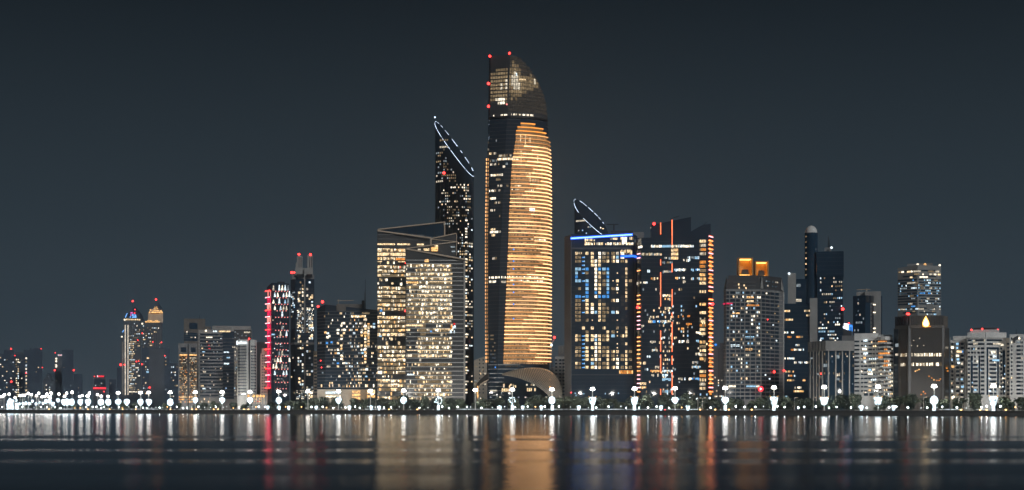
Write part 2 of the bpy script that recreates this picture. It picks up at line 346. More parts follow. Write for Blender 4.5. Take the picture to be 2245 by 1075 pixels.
# ---- pair of narrow lit shafts and wide banded office
b = Bld('concrete_tower', 'brown concrete tower with recessed dark panel behind the wide banded office', 'tower', 'the brown concrete tower', 1800, front=(403, 450), depth=30)
b.body(699, 'brown_stone'); b.win(415, 433, 708, 722, 'blue_glass', .2); b.win(403.5, 433, 730, 748, 'blue_glass'); b.bands(403, 434, (734, 738.5, 743), 1, 'slab_dim'); b.win(409, 410.8, 727, 729, 'W'); b.win(409, 410.8, 732, 734, 'W'); b.win(418, 422, 739, 741, 'm'); b.win(427, 429, 739, 741, 'W'); b.mast(437, 690, 699, .3); b.finish()
b = Bld('office_tower', 'pair of narrow concrete shafts full of small amber windows', 'building', 'the twin-shaft block', 1660, front=(391, 432), depth=24)
b.body(753, 'grey_concrete'); b.win(411.2, 413.8, 754, 905, 'black_metal', .2)
for p0, p1 in ((393.5, 410.5), (415.5, 431)):
    b.win(p0 + 3, p1 - 2, 762, 772, 'dark_glass'); b.win(p0, p1, 776, 875, 'warm_glass', .08)
    b.grid(p0, p1, 776, 872, 2.6, 3.6, lambda u, v: .45 + .3 * v, 'wddAoem', .6, .5, .25)
    b.win(p0, p1, 777, 780, 'A', .2); b.grid(p0, p1, 783, 787, 4, 4, .6, 'lmw', .8, .6)
b.grid(392, 432, 868, 884, 3, 5, .65, 'AwAo', .7, .6); b.finish()
b = Bld('office_building', 'wide banded office building with curved roof corner and recessed dark glass bay', 'building', 'the wide banded office', 1680, front=(435, 551), depth=34)
b.body([724, 722], 'concrete', pts=[P(435, b.verts[0][1]), P(552, b.verts[1][1])]); b.block('roof', 466, 549, 715, 724, 'concrete', 1, 28); b.block('roof_plant', 443, 462, 716, 724, 'brown_stone', 4, 12)
rows = rng(732, 872, 7.45)
b.win(487, 513, 727, 875, 'dark_glass', .08); b.win(513, 551, 723, 760, 'grey_glass', .08)
for y in rows: b.win(438.5, 487, y, y + 3.6, 'dark_glass', .1, 'ribbon_window')
b.bands(487, 520, rng(743, 872, 7.45), 1.9, 'slab_dim', .3); b.bands(436, 488, [y + 5.4 for y in rows], 3.3, 'slab_grey', .5)
b.grid(440, 486, 732, 870, 4, 7.45, .09, 'dwqmc', .6, .3); b.grid(490, 520, 735, 870, 4, 7.45, .07, 'dqlm', .7, .3)
for p0, p1, y, mt in ((467, 477, 725.5, 'c'), (480, 507, 725.5, 'w'), (535, 549, 727, 'm'), (452, 466, 738.5, 'W'), (491, 504, 771, 'c'), (497, 505, 783, 'l'), (491, 503, 796, 'c'), (454, 458, 750, 'r'), (456, 462, 757, 'r'), (457, 462, 764, 'r'), (443, 452, 771, 'l'), (441, 446, 763, 'w'), (445, 453, 814, 'm'), (444, 453, 851, 'c'), (482, 485, 831, 'w'), (440, 447, 845, 'w')):
    n = int((p1 - p0) / 2.3)
    for i in range(n): b.win(p0 + i * 2.3, p0 + i * 2.3 + 1.9, y, y + 3, mt, .3)
b.beacon(451.6, 725.5, 1.1, 'W', name='floodlight'); b.grid(514, 550, 726, 758, 3, 4, .22, 'qeqn', .7, .6)
b.grid(514, 521, 760, 868, 3, 7.45, .3, 'qdm', .6, .4); b.grid(438, 470, 872, 884, 3, 5, .4, 'mwd', .7, .6); b.finish()
b = Bld('ribbed_office', 'pale ribbed round-cornered office with white lit sign and reddish right side', 'building', 'the white-signed office', 1600, verts=[(520, 1606), (526, 1601), (541, 1598), (545, 1599), (549, 1598), (558, 1602), (563, 1612)], depth=24)
b.body(745, 'white_concrete'); b.block('stair_core', 545.5, 548.5, 745, 905, 'dark_stone', -1.2, 4)
for y in rng(758, 868, 6.6):
    for px in rng(523, 541, 2.6): b.win(px, px + 1.5, y, y + 3.9, 'dark_glass', .08)
    for px in rng(550.5, 560, 2.9): b.win(px, px + 1.6, y, y + 3.9, 'dark_glass', .08)
b.strip(520.5, 522.3, 747, 756, 'sign_white', 1.0, 'sign_letter')
for p0, p1, ya, yb in ((524.2, 525.6, 750, 754), (525.4, 527.4, 749.6, 750.8), (526.9, 528, 750, 754.2), (524.2, 528, 753.3, 754.4), (529, 530.3, 747.6, 754.2), (530.3, 532, 750.6, 752), (531.6, 532.8, 749.5, 751), (531.4, 532.8, 752.2, 754.2), (534, 535.3, 750, 754.2), (535.3, 537.3, 749.6, 750.8), (536.6, 537.8, 750, 754.2), (535, 537.6, 753.2, 754.3), (539, 541.2, 749.6, 751), (538.8, 539.9, 750.6, 752), (539.2, 541.4, 751.6, 752.7), (540.4, 541.5, 752.4, 754), (538.8, 541.2, 753.3, 754.4)): b.strip(p0, p1, ya, yb, 'sign_white', 1.0, 'sign_letter')
b.beacon(546, 743, 1.3); b.win(550, 551.2, 770, 772, 'W'); b.win(552, 553.2, 776, 778, 'm'); b.finish()
b = far('office_tower', 'dark narrow tower between the white-signed office and the red-lit tower', 'the dark narrow tower', 563, 586, 750, 1750, 'grey_concrete', .03); b.finish()
b = Bld('arcade_building', 'sandy stepped block with small dark windows beside the red-lit tower', 'building', 'the sandy stepped block', 1650, front=(571, 587), depth=20)
b.body(775, 'beige_concrete'); b.block('rooftop_block', 574, 586, 764, 776, 'beige_concrete', .6)
for y in rng(778, 866, 6.2):
    for px in (574, 578, 582): b.win(px, px + 2.2, y, y + 2.8, 'dark_glass')
b.grid(571, 586, 778, 868, 4, 6.2, .06, 'wm', .4, .4); b.finish()
b = Bld('portico', 'low portico with glowing amber lamps in front of the sandy stepped block', 'building', 'the lamp-lit portico', 1555, front=(541, 584), depth=14)
b.body(865, 'grey_concrete'); b.ribs(rng(546, 584, 5.5), 868, 886, 1.6, 'beige_concrete')
for px in (545, 556, 564, 571, 578): b.beacon(px, 868.5, 1.4, 'A', -1.5, 'lamp')
b.grid(556, 575, 873, 883, 4, 6, .7, 'orA', .6, .5); b.finish()

# ---- red-lit lattice tower
b = Bld('lattice_tower', 'dark tower with a glowing red corner column and white triangular lights', 'tower', 'the red-lit tower', 1640, verts=[(585, 1652), (596, 1640), (634, 1640)], depth=26)
b.body([628, 620, 622], 'dark_glass'); b.block('roof_plant', 608, 624, 618, 622, 'black_metal', 6)
fl = [637 + 14.25 * k for k in range(17)]
for k, y in enumerate(fl):
    if y > 860: break
    for c in (587.6, 592.9):
        Y = 1643; mb = MB(); q = 2.0; w0, w1 = (2.6, 1.7) if k > 0 else (1, .8)
        if not (15 <= k <= 15):
            pts = [(K(c - w1) * Y, Y, Z(y + 13.4, Y)), (K(c + w1) * Y, Y, Z(y + 13.4, Y)), (K(c + w0) * Y, Y, Z(y + 1.2, Y)), (K(c - w0) * Y, Y, Z(y + 1.2, Y))]
            mb.plate(pts, .6); b.part('red_light', mb, 'red_panel' if k not in (0, 2, 4) else 'pink_lamp')
    b.strip(585.3, 595.5, y - .8, y + 1.2, 'pink_bar' if k % 3 == 1 else 'red_lamp' if k % 3 == 0 else 'pink_bar', 2.0)
    for i in range(5):
        px = 604.5 + 6.6 * i + (k % 2) * 3
        if px < 633: b.beacon(px, y + 2, .62, 'pink_lamp', -.4, 'facade_lamp')
def tri(b, px, py, w, h, mat):
    _, Y, _ = b.at(px); Y -= .5; mb = MB(); mb.plate([(K(px - w / 2) * Y, Y, Z(py, Y)), (K(px + w / 2) * Y, Y, Z(py, Y)), (K(px + w * .12) * Y, Y, Z(py - h, Y)), (K(px - w * .12) * Y, Y, Z(py - h, Y))], .3); b.part('window', mb, mat)
rr = random.Random(5)
for k in range(16):
    pr = (.85, .8, .85, .65, .25, .18, .12, .2, .08, .08, .15, .5, .6, .6, .35, .1)[k]
    for i in range(6):
        if rr.random() < pr * (1 if i < 5 else .5): tri(b, 599.5 + 6.4 * i + (k % 2) * 3.0, 622 + 14.25 * k + 15, 4.6, rr.uniform(7, 12.5), rr.choice(['c', 'W', 'm', 'q', 'c', 'l' if i > 3 else 'm']))
b.grid(597, 633, 700, 862, 3.2, 4.75, .12, 'qmnec', .6, .5, .3); b.win(595.5, 603, 732, 735, 'l'); b.ribs((602, 608.6, 615.2, 621.8, 628.4), 624, 868, .5, 'slab_dim', .3); b.finish(keep=55)

# ---- two-pronged tower
b = Bld('pronged_tower', 'tall tower with a two-pronged top carrying red beacons', 'tower', 'the two-pronged tower', 1660, verts=[(637, 1672), (647, 1660), (689, 1660)], depth=30)
b.body(612, 'dark_glass'); b.block('tier', 640, 688.5, 603, 613, 'slab_grey', 2, 24); b.block('crown', 647, 686, 588, 604, 'concrete', 3, 22); b.win(650, 665, 601, 609, 'black_metal', -1.6); b.win(672, 684, 601, 609, 'black_metal', -1.6)
b.block('prong', 651.5, 663, 562, 589, 'concrete', 4, 16); b.block('prong', 674, 685.5, 560, 589, 'concrete', 4, 16); b.block('prong_base', 648.5, 653, 576, 589, 'concrete', 4.5, 12)
for px in (654, 658.5, 677, 682): b.strip(px, px + 1.2, 563, 586, 'black_metal', -3.7, 'slot')
b.ribs((668.3,), 588, 730, 2.2, 'concrete', 1.2); b.ribs((668.3,), 772, 880, 2.2, 'concrete', 1.2)
b.strip(637.5, 688.8, 751, 755.5, 'concrete', .4, 'floor_band', 1); b.bands(652, 686, rng(634, 872, 7.2), .9, 'slab_dim', .4)
b.grid(652, 666, 616, 868, 4.6, 7.15, .34, 'mWcwqd', .7, .55); b.grid(671, 687, 616, 868, 5, 7.15, .34, 'mWcwqd', .7, .55)
b.grid(651, 666, 676, 730, 2, 3.4, .4, 'qmceW', .7, .6); b.grid(672, 688, 676, 730, 2, 3.4, .45, 'qmceW', .7, .6)
b.grid(638, 647, 634, 690, 3, 4.7, .45, 'qlmc', .6, .6); b.grid(638, 647, 690, 865, 3, 7, .16, 'qdmw', .6, .5)
for y in (640, 658, 712, 735, 828, 836): b.win(654, 658.5, y, y + 4.5, 'w', .3)
for y in (650, 711, 735): b.win(680, 686, y, y + 5, 'w', .3)
b.grid(650, 690, 852, 876, 2.6, 3.6, .5, 'WcWm', .7, .5)
for px, py in ((655.5, 558), (680.5, 558.5)): b.beacon(px, py, 1.9, dy=4); b.mast(px, 560, 564, .3, dy=6)
b.beacon(639.5, 597.8, 2.0, dy=3); b.beacon(645, 597.8, 1.5, dy=3); b.mast(645, 594, 604, .3, dy=6); b.mast(639.5, 594, 604, .3, dy=6); b.finish()
b = Bld('balcony_block', 'narrow sandy orange block with stacked balconies beside the two-pronged tower', 'building', 'the narrow orange block', 1620, front=(687.5, 697), depth=16)
b.body(770, 'beige_concrete')
for y in rng(776, 866, 7.2): b.win(688.5, 695, y, y + 3.4, 'dark_glass')
b.grid(688, 696, 776, 868, 7, 7.2, .3, 'od', .7, .4); b.finish()

# ---- residential slab with lit centre
b = Bld('apartment_slab', 'broad banded apartment slab with warm windows clustered in its middle', 'building', 'the broad apartment slab', 1560, verts=[(695, 1572), (713, 1560), (829, 1556)], depth=30)
b.body([674, 668, 681], 'dark_glass'); b.block('penthouse', 738, 798, 667, 682, 'brown_stone', .8, 18); b.block('penthouse_core', 793, 798.5, 659, 682, 'black_metal', 2, 8)
rows = rng(683, 852, 7.25)
b.bands(695, 829, rows, 1.1, 'slab_grey', .5)
def dens(u, v):
    c = math.exp(-((u - .58) / .26) ** 2) * (1 if .03 < v < .95 else .3); return .08 + .42 * c
b.grid(716, 828, 684, 851, 2.9, 7.25, dens, 'wmdqWAcdm', .62, .55, .25, .6)
for px, ya, yb, st in ((741, 722, 812, .7), (748.5, 712, 790, .55), (801, 698, 795, .75), (808, 710, 758, .8), (754, 700, 730, .4), (793, 705, 770, .4)):
    for y in rng(ya, yb, 7.25):
        if b.rnd.random() < st: b.win(px - 2.3, px + 2.3, y - .4, y + 4.4, b.rnd.choice('wAwW'), .25)
for px, y, mt in ((727, 748.5, 'b'), (717, 750, 'b'), (722, 735, 'W'), (714, 727, 'A'), (820, 709, 'l'), (820, 716, 'c'), (795, 772, 'l'), (742, 773, 'c'), (803, 824, 'l'), (804, 808, 'c'), (741, 795, 'b'), (718, 738, 'W')): b.win(px - 2.5, px + 2.5, y, y + 4.5, mt, .3)
for i in range(14): b.win(770 + 2.3 * i, 771.8 + 2.3 * i, 692, 696.5, b.rnd.choice('wWA'), .3)
b.grid(697, 714, 690, 850, 4, 7.25, .08, 'qdn', .6, .5); b.grid(700, 828, 841, 851, 3.5, 9, .35, 'wWm', .7, .6)
b.block('podium', 696, 832, 854, 905, 'beige_concrete', -9, 10)
x, y, _ = b.at(760)
for p0, p1, ya, yb, mt in ((697, 703, 859, 863, 'W'), (697, 703, 868, 872, 'w'), (718, 751, 859, 864, 'c'), (718, 751, 868, 872, 'W'), (808, 826, 855, 864, 'w'), (808, 826, 867, 872, 'A')):
    for i in range(int((p1 - p0) / 3)): b.win(p0 + 3 * i, p0 + 3 * i + 2.4, ya, yb, mt, 9.4)
for j in range(3):
    for i in range(6): b.win(776 + 3 * i, 778.5 + 3 * i, 857 + 7 * j, 862 + 7 * j, 'A', 9.4)
b.beacon(707, 662, 2.1, dy=3); b.mast(707, 663, 670, .3, dy=4); b.beacon(697.5, 672.5, 1.8, dy=1); b.mast(801, 612, 684, .55, dy=14); b.mast(799, 640, 684, .4, dy=14)
slash(b, 738, 660, 775, 659, .3, 'tan_metal', 'crane', 8); slash(b, 742, 656, 742, 668, .3, 'tan_metal', 'crane', 8)
b.beacon(703, 791, .9); b.beacon(705, 806, .9); b.finish()

# ---- bright office pair with slanted steel roof frames
def beam(b, p0, y0, Y0, p1, y1, Y1, r, mat='tan_metal', name='roof_beam'):
    mb = MB(); mb.tube((K(p0) * Y0, Y0, Z(y0, Y0)), (K(p1) * Y1, Y1, Z(y1, Y1)), r, r, 4); return b.part(name, mb, mat)
def sheet(b, pts, mat, name, t=.4):
    mb = MB(); v = [(K(p) * Y, Y, Z(py, Y)) for p, py, Y in pts]; mb.plate(v, t); return b.part(name, mb, mat)
b = Bld('office_tower', 'bright office tower with slanted glass roof screen, left of the office pair', 'building', 'the left bright office', 1520, front=(827, 960), depth=34)
Yf = b.verts[0][1]; Yb = 1550
b.body([504, 525], 'grey_glass')
sheet(b, [(829, 505, Yb), (973, 522, Yb), (973, 489, Yb), (829, 503, Yb)], 'blue_glass', 'roof_screen')
beam(b, 828, 503.5, Yb - 1, 976, 487, Yb - 1, .8); beam(b, 828, 506, Yf - 1, 945, 522, 1517, .9); beam(b, 975, 486, Yb - 1, 975, 516, Yb - 1, .9)
for px in (854, 873, 893, 913, 933, 952): beam(b, px, 503 - (px - 828) * .11, Yb - 1, px, 524, Yb - 1, .35, 'black_metal', 'mullion')
for y in (515.5, 525): b.strip(828, 930, y - .6, y + .6, 'slab_grey', .5, 'floor_band')
for p0, p1 in ((827.5, 866), (871, 899), (914, 929)): b.strip(p0, p1, 534.5, 537.8, 'w', .5)
rows = rng(546, 872, 9.25)
b.bands(827, 892, [y - 1.9 for y in rows], 1.4, 'slab_dim', .4)
r = b.rnd
for j, y in enumerate(rows):
    rowb = r.choice((.25, .5, .75, .9, .9)) if j > 2 else .97
    if rowb > .4: b.win(828, 889, y, y + 6.2, 'e', .08, 'ribbon_window')
    for g0, g1 in ((828, 838), (838.5, 855.5), (856.5, 872), (872.5, 889)):
        px = g0; br = rowb * r.choice((.5, .9, 1.1))
        if r.random() < .45 * rowb: b.win(g0, g1 - .8, y - .4, y + 1.5, r.choice('wwWm'), .3)
        while px < g1 - 1.4:
            w = r.choice((1.5, 2.2, 3.2, 5)); w = min(w, g1 - px)
            if r.random() < br: b.win(px, px + w - .5, y + r.choice((0, 0, .8)), y + r.choice((4, 5.6, 6.4)), r.choice('wwwWmWAd'), .2)
            px += w
for p0, p1 in ((827.5, 846), (856, 889)): b.win(p0, p1, 555, 561.5, 'w', .35)
b.win(868, 888, 566, 571, 'o', .25); b.beacon(890, 577, 1.4, dy=-3); b.beacon(889, 682, 1.6, dy=-3); b.beacon(877, 586, .9); b.win(833, 838, 679, 684, 'b', .35); b.win(831, 837, 736, 739, 'l', .35)
b.finish()
b = Bld('office_tower', 'bright office block with white floor lines and slanted roof beam, right of the office pair', 'building', 'the right bright office', 1480, front=(889, 1019), depth=30)
Yf = b.Y
b.body([545.5, 569.5], 'grey_glass')
Yb = 1506
sheet(b, [(900, 550, Yb), (1001, 566, Yb), (1001, 513, Yb), (945, 524, Yb), (945, 538, Yb), (894, 545, Yb)], 'grey_glass', 'roof_screen')
beam(b, 891, 546, Yf - 1.5, 1020, 569, Yf - 1.5, .95); beam(b, 892, 545, Yb - 1, 1003, 530, Yb - 1, .7); beam(b, 945, 523.5, Yb - 1, 1000, 512, Yb - 1, .7); beam(b, 945, 522, Yb - 1, 945, 539, Yb - 1, 1.0); beam(b, 945, 525, Yb - 1, 1000, 530, Yb - 1, .4); beam(b, 1001, 512, Yb - 1, 1001, 560, Yb - 1, .45)
for p0, y0, p1, y1, mt in ((945, 542, 960, 551, 'A'), (929, 545, 941, 550, 'w'), (953, 538, 960, 541, 'w'), (916, 546, 922, 549, 'm'), (988, 540, 998, 543, 'q'), (990, 550, 998, 553, 'q')):
    Yq = Yb - 1.5; mb = MB(); mb.box((K((p0 + p1) / 2) * Yq, Yq, Z((y0 + y1) / 2, Yq)), ((p1 - p0) / F * Yq, .4, (y1 - y0) / F * Yq)); b.part('window', mb, mt)
b.win(931, 940, 569, 575, 'A', .3)
rows = rng(578.5, 872, 9.42)
b.bands(891, 1017, [571, *rows], 1.25, 'white_paint', .6); b.strip(1016.3, 1020.2, 569, 880, 'pale_rib', .9, 'corner_pillar', 1.6)
r = b.rnd
for j, y in enumerate(rows):
    rowb = r.choice((.4, .6, .75, .85, .95))
    if j in (14, 15, 16, 22, 24, 27): rowb *= .35
    if rowb > .3: b.win(891 if rowb > .6 else 915, 990, y + 1, y + 7.6, 'e', .08, 'ribbon_window')
    px = 891
    if r.random() < .4: b.win(px + r.uniform(0, 60), px + 98, y + 1.2, y + 2.6, r.choice('mwd'), .2)
    while px < 990:
        w = r.choice((1.5, 2.1, 3.0, 4.4)); u = (px - 891) / 100; k = rowb * (.6 if u < .28 else 1.2)
        if r.random() < k: b.win(px, px + w - .5, y + r.choice((1, 1.5, 2.8)), y + r.choice((5, 6.5, 7.8)), r.choice('wwwWmmWdd'), .2)
        px += w
for p0, p1, y, mt in ((891, 917, 609, 'w'), (891, 917, 618, 'A'), (905, 914, 623, 'w'), (890, 927, 712, 'w'), (890, 899, 722, 'w'), (893, 908, 820, 'c')): b.win(p0, p1, y, y + 3.6, mt, .35)
b.win(921, 933, 692, 736, 'e', .1)
for p0, y0, p1, y1, mt in ((988, 714, 992, 718, 'o'), (987, 719, 991, 722, 'o'), (994, 709, 998, 713, 'r'), (992, 716, 995, 721, 'c'), (995, 714, 999, 721, 'c'), (986, 724, 990, 731, 'c'), (995, 725, 997, 731, 'c')): b.win(p0, p1, y0, y1, mt, 1.2, 'lit_artwork')
b.win(943, 947, 725, 729, 'b', .3); b.beacon(1019, 582, .7); b.beacon(1019, 686, .7); b.finish()

# ---- slant-topped dark towers
def slanted(name, label, short, p0, p1, Y, mid, slope, bow, depth, front_seg, back_seg):
    b = Bld(name, label, 'tower', short, Y, front=(p0, p1), depth=depth); n = 40; c = K((p0 + p1) / 2); w = (p1 - p0) / 2 / F * Y; d = depth / 2
    ring = []; top = []
    for i in range(n):
        t = 2 * math.pi * i / n; u = math.copysign(abs(math.cos(t)) ** .8, math.cos(t)); v = math.copysign(abs(math.sin(t)) ** .8, math.sin(t))
        ring.append((c * Y + u * w, Y + d + v * d)); top.append(b.z(mid + slope * u - bow * v))
    mb = MB(); mb.prism(ring, GZ - 1, top); b.part('wall', mb, 'dark_glass')
    def rim(t): return (c * Y + math.copysign(abs(math.cos(t)) ** .8, math.cos(t)) * w * 1.005, Y + d + math.copysign(abs(math.sin(t)) ** .8, math.sin(t)) * d * 1.01, b.z(mid + slope * math.copysign(abs(math.cos(t)) ** .8, math.cos(t)) - bow * math.copysign(abs(math.sin(t)) ** .8, math.sin(t)) - .6))
    for a0, a1 in front_seg + back_seg:
        mb = MB(); k = max(2, int(abs(a1 - a0) / 9))
        for i in range(k):
            mb.tube(rim(R(a0 + (a1 - a0) * i / k)), rim(R(a0 + (a1 - a0) * (i + 1) / k)), .22, .22, 5)
        b.part('rim_light', mb, 'rim_light')
    # facade placed on the curved front
    def at(px, z=None):
        u = max(-.985, min(.985, (px - (p0 + p1) / 2) / ((p1 - p0) / 2))); t = -math.acos(math.copysign(abs(u) ** 1.25, u)); v = math.copysign(abs(math.sin(t)) ** .8, math.sin(t))
        t2 = -math.acos(math.copysign(abs(min(.99, u + .03)) ** 1.25, u + .03)); v2 = math.copysign(abs(math.sin(t2)) ** .8, math.sin(t2))
        return c * Y + u * w, Y + d + v * d, math.atan2((v2 - v) * d, .03 * w)
    b.at = at
    return b
b = slanted('slant_topped_tower', 'tall dark tower with slanted top outlined in white light', 'the tall slanted tower', 952, 1038.5, 1640, 322, 58, 18, 30,
            [(180, 212), (214, 236), (238, 262), (264, 300), (302, 330), (332, 352)], [(168, 158), (150, 140), (132, 124), (116, 104), (96, 86), (78, 73), (64, 48), (34, 22)])
b.ribs((958, 966, 974, 983, 992, 1001, 1010, 1019, 1028), 400, 880, .6, 'slab_dim', .35)
b.grid(955, 1036, 402, 500, 4.1, 6.1, lambda u, v: (.04 if u < .15 else .3) if v > .12 else .4 * (u > .35), 'wmmdWqd', .5, .5, .3, .7)
b.grid(955, 1000, 300, 400, 4.1, 6.1, lambda u, v: .3 if (u - v) < .15 and v > .25 else 0, 'mdqeq', .6, .55, .3)
for px in rng(964, 980, 4): b.win(px, px + 2.4, 305, 309, 'd'); b.win(px, px + 2.4, 320, 324, 'm')
b.grid(1003, 1036, 500, 870, 4.1, 6.1, lambda u, v: .3 * (1 - .5 * v), 'wmmdWqc', .5, .5, .2, .8); b.grid(1019, 1025, 480, 870, 5, 6.1, .5, 'wWm', .7, .5)
b.beacon(973.5, 379.5, 2.0, dy=-2); b.beacon(953.5, 257.5, .9, 'rim_light', 10, 'rim_light'); b.finish()
b = slanted('slant_topped_tower', 'shorter dark tower with slanted top outlined in bluish light behind the hotel', 'the short slanted tower', 1260, 1335, 1720, 474, 34, 23, 34,
            [(182, 210), (212, 226), (246, 262), (264, 290), (292, 308)], [(176, 168), (160, 150), (124, 112), (110, 98), (94, 84), (80, 70), (66, 58), (48, 42)])
for i in range(8): b.win(1264 + 2.6 * i, 1266 + 2.6 * i, 482, 485.5, 'm')
b.win(1316, 1318, 498, 501, 'W'); b.win(1320, 1324, 500, 502, 'w'); b.grid(1263, 1300, 488, 515, 4, 6, .12, 'mql', .5, .4); b.finish()
# ---- the golden tower
LEFT = [(117, 1072.5), (250, 1070.5), (350, 1068.5), (500, 1066.5), (700, 1066.5), (800, 1067.5), (905, 1069)]
CORN = [(117, 1118), (250, 1112.5), (300, 1109), (470, 1101), (600, 1095), (800, 1091), (905, 1090)]
GOLD = [(262, 1141), (268, 1139), (288, 1133), (300, 1131), (350, 1123), (390, 1120), (470, 1116), (560, 1113), (650, 1109), (720, 1106), (800, 1103), (905, 1102)]
RGHT = [(117, 1121), (122, 1136), (132, 1150), (148, 1165), (165, 1177), (185, 1187), (205, 1194), (230, 1198.5), (260, 1201.5), (300, 1203.5), (350, 1205.5), (430, 1206.5), (700, 1206), (800, 1205), (905, 1204)]
def lerp(tab, y):
    if y <= tab[0][0]: return tab[0][1]
    for (a, p), (c, q) in zip(tab, tab[1:]):
        if y <= c: return p + (q - p) * (y - a) / (c - a)
    return tab[-1][1]
HY = 1470
b = Bld('golden_tower', 'tallest tower, curved and wrapped in rings of golden light under a glass crown', 'tower', 'the golden tower', HY, front=(1067, 1206), depth=56)
SHORT[-1] = (1058, 1222, HY, 'the golden tower')
NC = 22
def sect(py):
    """visible outline (left to right) at a photo row, in metres"""
    z = Z(py, HY); xl, xc, xr = (lerp(t, py) for t in (LEFT, CORN, RGHT)); out = []
    out.append(P(xl, HY + 15)); out.append(P(xl + 3.2, HY + 6)); B = P(xc, HY); out.append(B)
    X0, X1 = B[0], K(xr) * (HY + 26); dep = 26 * min(1, (xr - xc) / 60)
    for i in range(1, NC + 1):
        t = math.pi / 2 * i / NC; out.append((X0 + (X1 - X0) * math.sin(t) ** 1.0, HY + dep * (1 - math.cos(t))))
    return z, out
def ring(py):
    z, o = sect(py); xr, yr = o[-1]; xl, yl = o[0]
    bk = [(xl + (xr - xl) * .86, yr + 18), (xl + (xr - xl) * .5, HY + 56), (xl + (xr - xl) * .1, HY + 44)]
    return [(x, y, z) for x, y in o + bk]
def along(py, p0, p1, off, n=14):
    """points on the facade between two photo columns"""
    z, o = sect(py); pts = []
    for i in range(n + 1):
        k = K(p0 + (p1 - p0) * i / n)
        for j, ((x0, y0), (x1, y1)) in enumerate(zip(o, o[1:])):
            d0, d1 = x0 - k * y0, x1 - k * y1
            if d0 <= 1e-6 and d1 >= -1e-6 or j == len(o) - 2:
                t = d0 / (d0 - d1) if abs(d0 - d1) > 1e-9 else 0; t = max(0, min(1, t)); L = math.hypot(x1 - x0, y1 - y0)
                nx, ny = (y1 - y0) / L, -(x1 - x0) / L
                pts.append((x0 + (x1 - x0) * t + nx * off, y0 + (y1 - y0) * t + ny * off, z, nx, ny)); break
    return pts
mb = MB(); mb.loft([ring(y) for y in (905, 860, *rng(800, 905, 400), *[800 - 12 * i for i in range(46)])][::1]); b.part('wall', mb, 'dark_glass')
mb = MB(); mb.loft([ring(y) for y in [254.5 - 4.2 * i for i in range(33)]]); b.part('crown', mb, 'dark_stone')
def hoop(mb, py, p0, p1, hgt, off, th, n=14, uv=False):
    a = along(py, p0, p1, off, n); m_ = hgt / 2 / F * HY; o = len(mb.v); u = 0
    for i, (x, y, z, nx, ny) in enumerate(a):
        if i: u += math.hypot(x - a[i - 1][0], y - a[i - 1][1])
        for dx, dz in ((0, -m_), (0, m_), (-th, m_), (-th, -m_)):
            if uv: mb.uv[len(mb.v)] = (u, z + dz)
            mb.v.append((x + nx * dx, y + ny * dx, z + dz))
    for i in range(len(a) - 1):
        for q in range(4):
            mb.f.append((o + i * 4 + q, o + (i + 1) * 4 + q, o + (i + 1) * 4 + (q + 1) % 4, o + i * 4 + (q + 1) % 4)); mb.mi.append(0)
    e = o + (len(a) - 1) * 4
    mb.f += [(o, o + 1, o + 2, o + 3), (e + 3, e + 2, e + 1, e)]; mb.mi += [0, 0]
floors = [270.5 + 8.27 * i for i in range(64)]
rg = random.Random(3)
mb = MB()
for i, y in enumerate(floors):
    pg, pr = lerp(GOLD, y), lerp(RGHT, y) + .4
    if i == 0: pg, pr = 1141, 1172
    if i == 1: pg, pr = 1134, 1189
    if i == 2: pg, pr = 1131, 1195
    if i == 3: pg, pr = 1130, 1199
    m1 = MB(); hoop(m1, y, pg, pr, 1.45 if i < 40 else 1.9, 1.5, .5); kk = len(m1.f)
    if i > 5: hoop(m1, y + .2, 1172 + rg.uniform(-30, 18), pr, 2.0, 1.75, .5, 8)
    m1.mi = [0] * kk + [1] * (len(m1.f) - kk)
    b.part('light_strip', m1, [rg.choice(('gold_strip', 'gold_strip', 'gold_bright', 'gold_bright', 'gold_dim')) if i > 2 else 'gold_deep', 'gold_bright'])
    m2 = MB(); hoop(m2, y + 4.9, pg + .5, pr - .3, 3.3, .45, .5, 14, True); m2.uv = {k: (u + i * 37.7, v) for k, (u, v) in m2.uv.items()}
    b.part('ribbon_window', m2, 'gold_dashes' if i > 2 else 'gold_panel')
    hoop(mb, y + 2.3, pg, pr, 1.9, .9, .9); hoop(mb, y - 1.5, pg, pr, .7, 1.9, 1.2)
b.part('gold_facade', mb, 'gold_panel')
mb = MB()
for y in rng(262, 795, 8.27): hoop(mb, y, lerp(CORN, y) + .4, lerp(GOLD, y) if y > 268 else 1141, 1.1, .4, .5, 5); hoop(mb, y, lerp(LEFT, y) + 3.4, lerp(CORN, y) - .3, .6, .4, .5, 3)
for y in rng(262, 300, 8.27): hoop(mb, y, {262: 1150}.get(y, lerp(RGHT, y) - 7), lerp(RGHT, y) - .3, .9, .4, .5, 4)
b.part('floor_band', mb, 'slab_dim')
mb = MB()
for y in rng(800, 880, 9.5): hoop(mb, y, lerp(LEFT, y) + 3.4, 1140 if y < 820 else 1105, .9, .5, .6, 8)
b.part('floor_band', mb, 'white_paint', label='grey podium floor lines of the golden tower')
for y in rng(345, 796, 8.27):                      # small gold lamps down the left edge
    a = along(y, lerp(LEFT, y) + .2, lerp(LEFT, y) + 1.8, .6, 1)[0]; m1 = MB(); m1.box((a[0] - .3, a[1] - .5, a[2]), (1.0, .6, 2.2)); b.part('edge_lamp', m1, 'gold_strip')
b.at = lambda px, z=None: (lambda q: (q[0], q[1], math.atan2(q[3], -q[4]) if False else math.atan2(q[3], -q[4])))(along(HOR - ((z if z is not None else 150) - H) / HY * F, px, px + .1, 0, 1)[0])
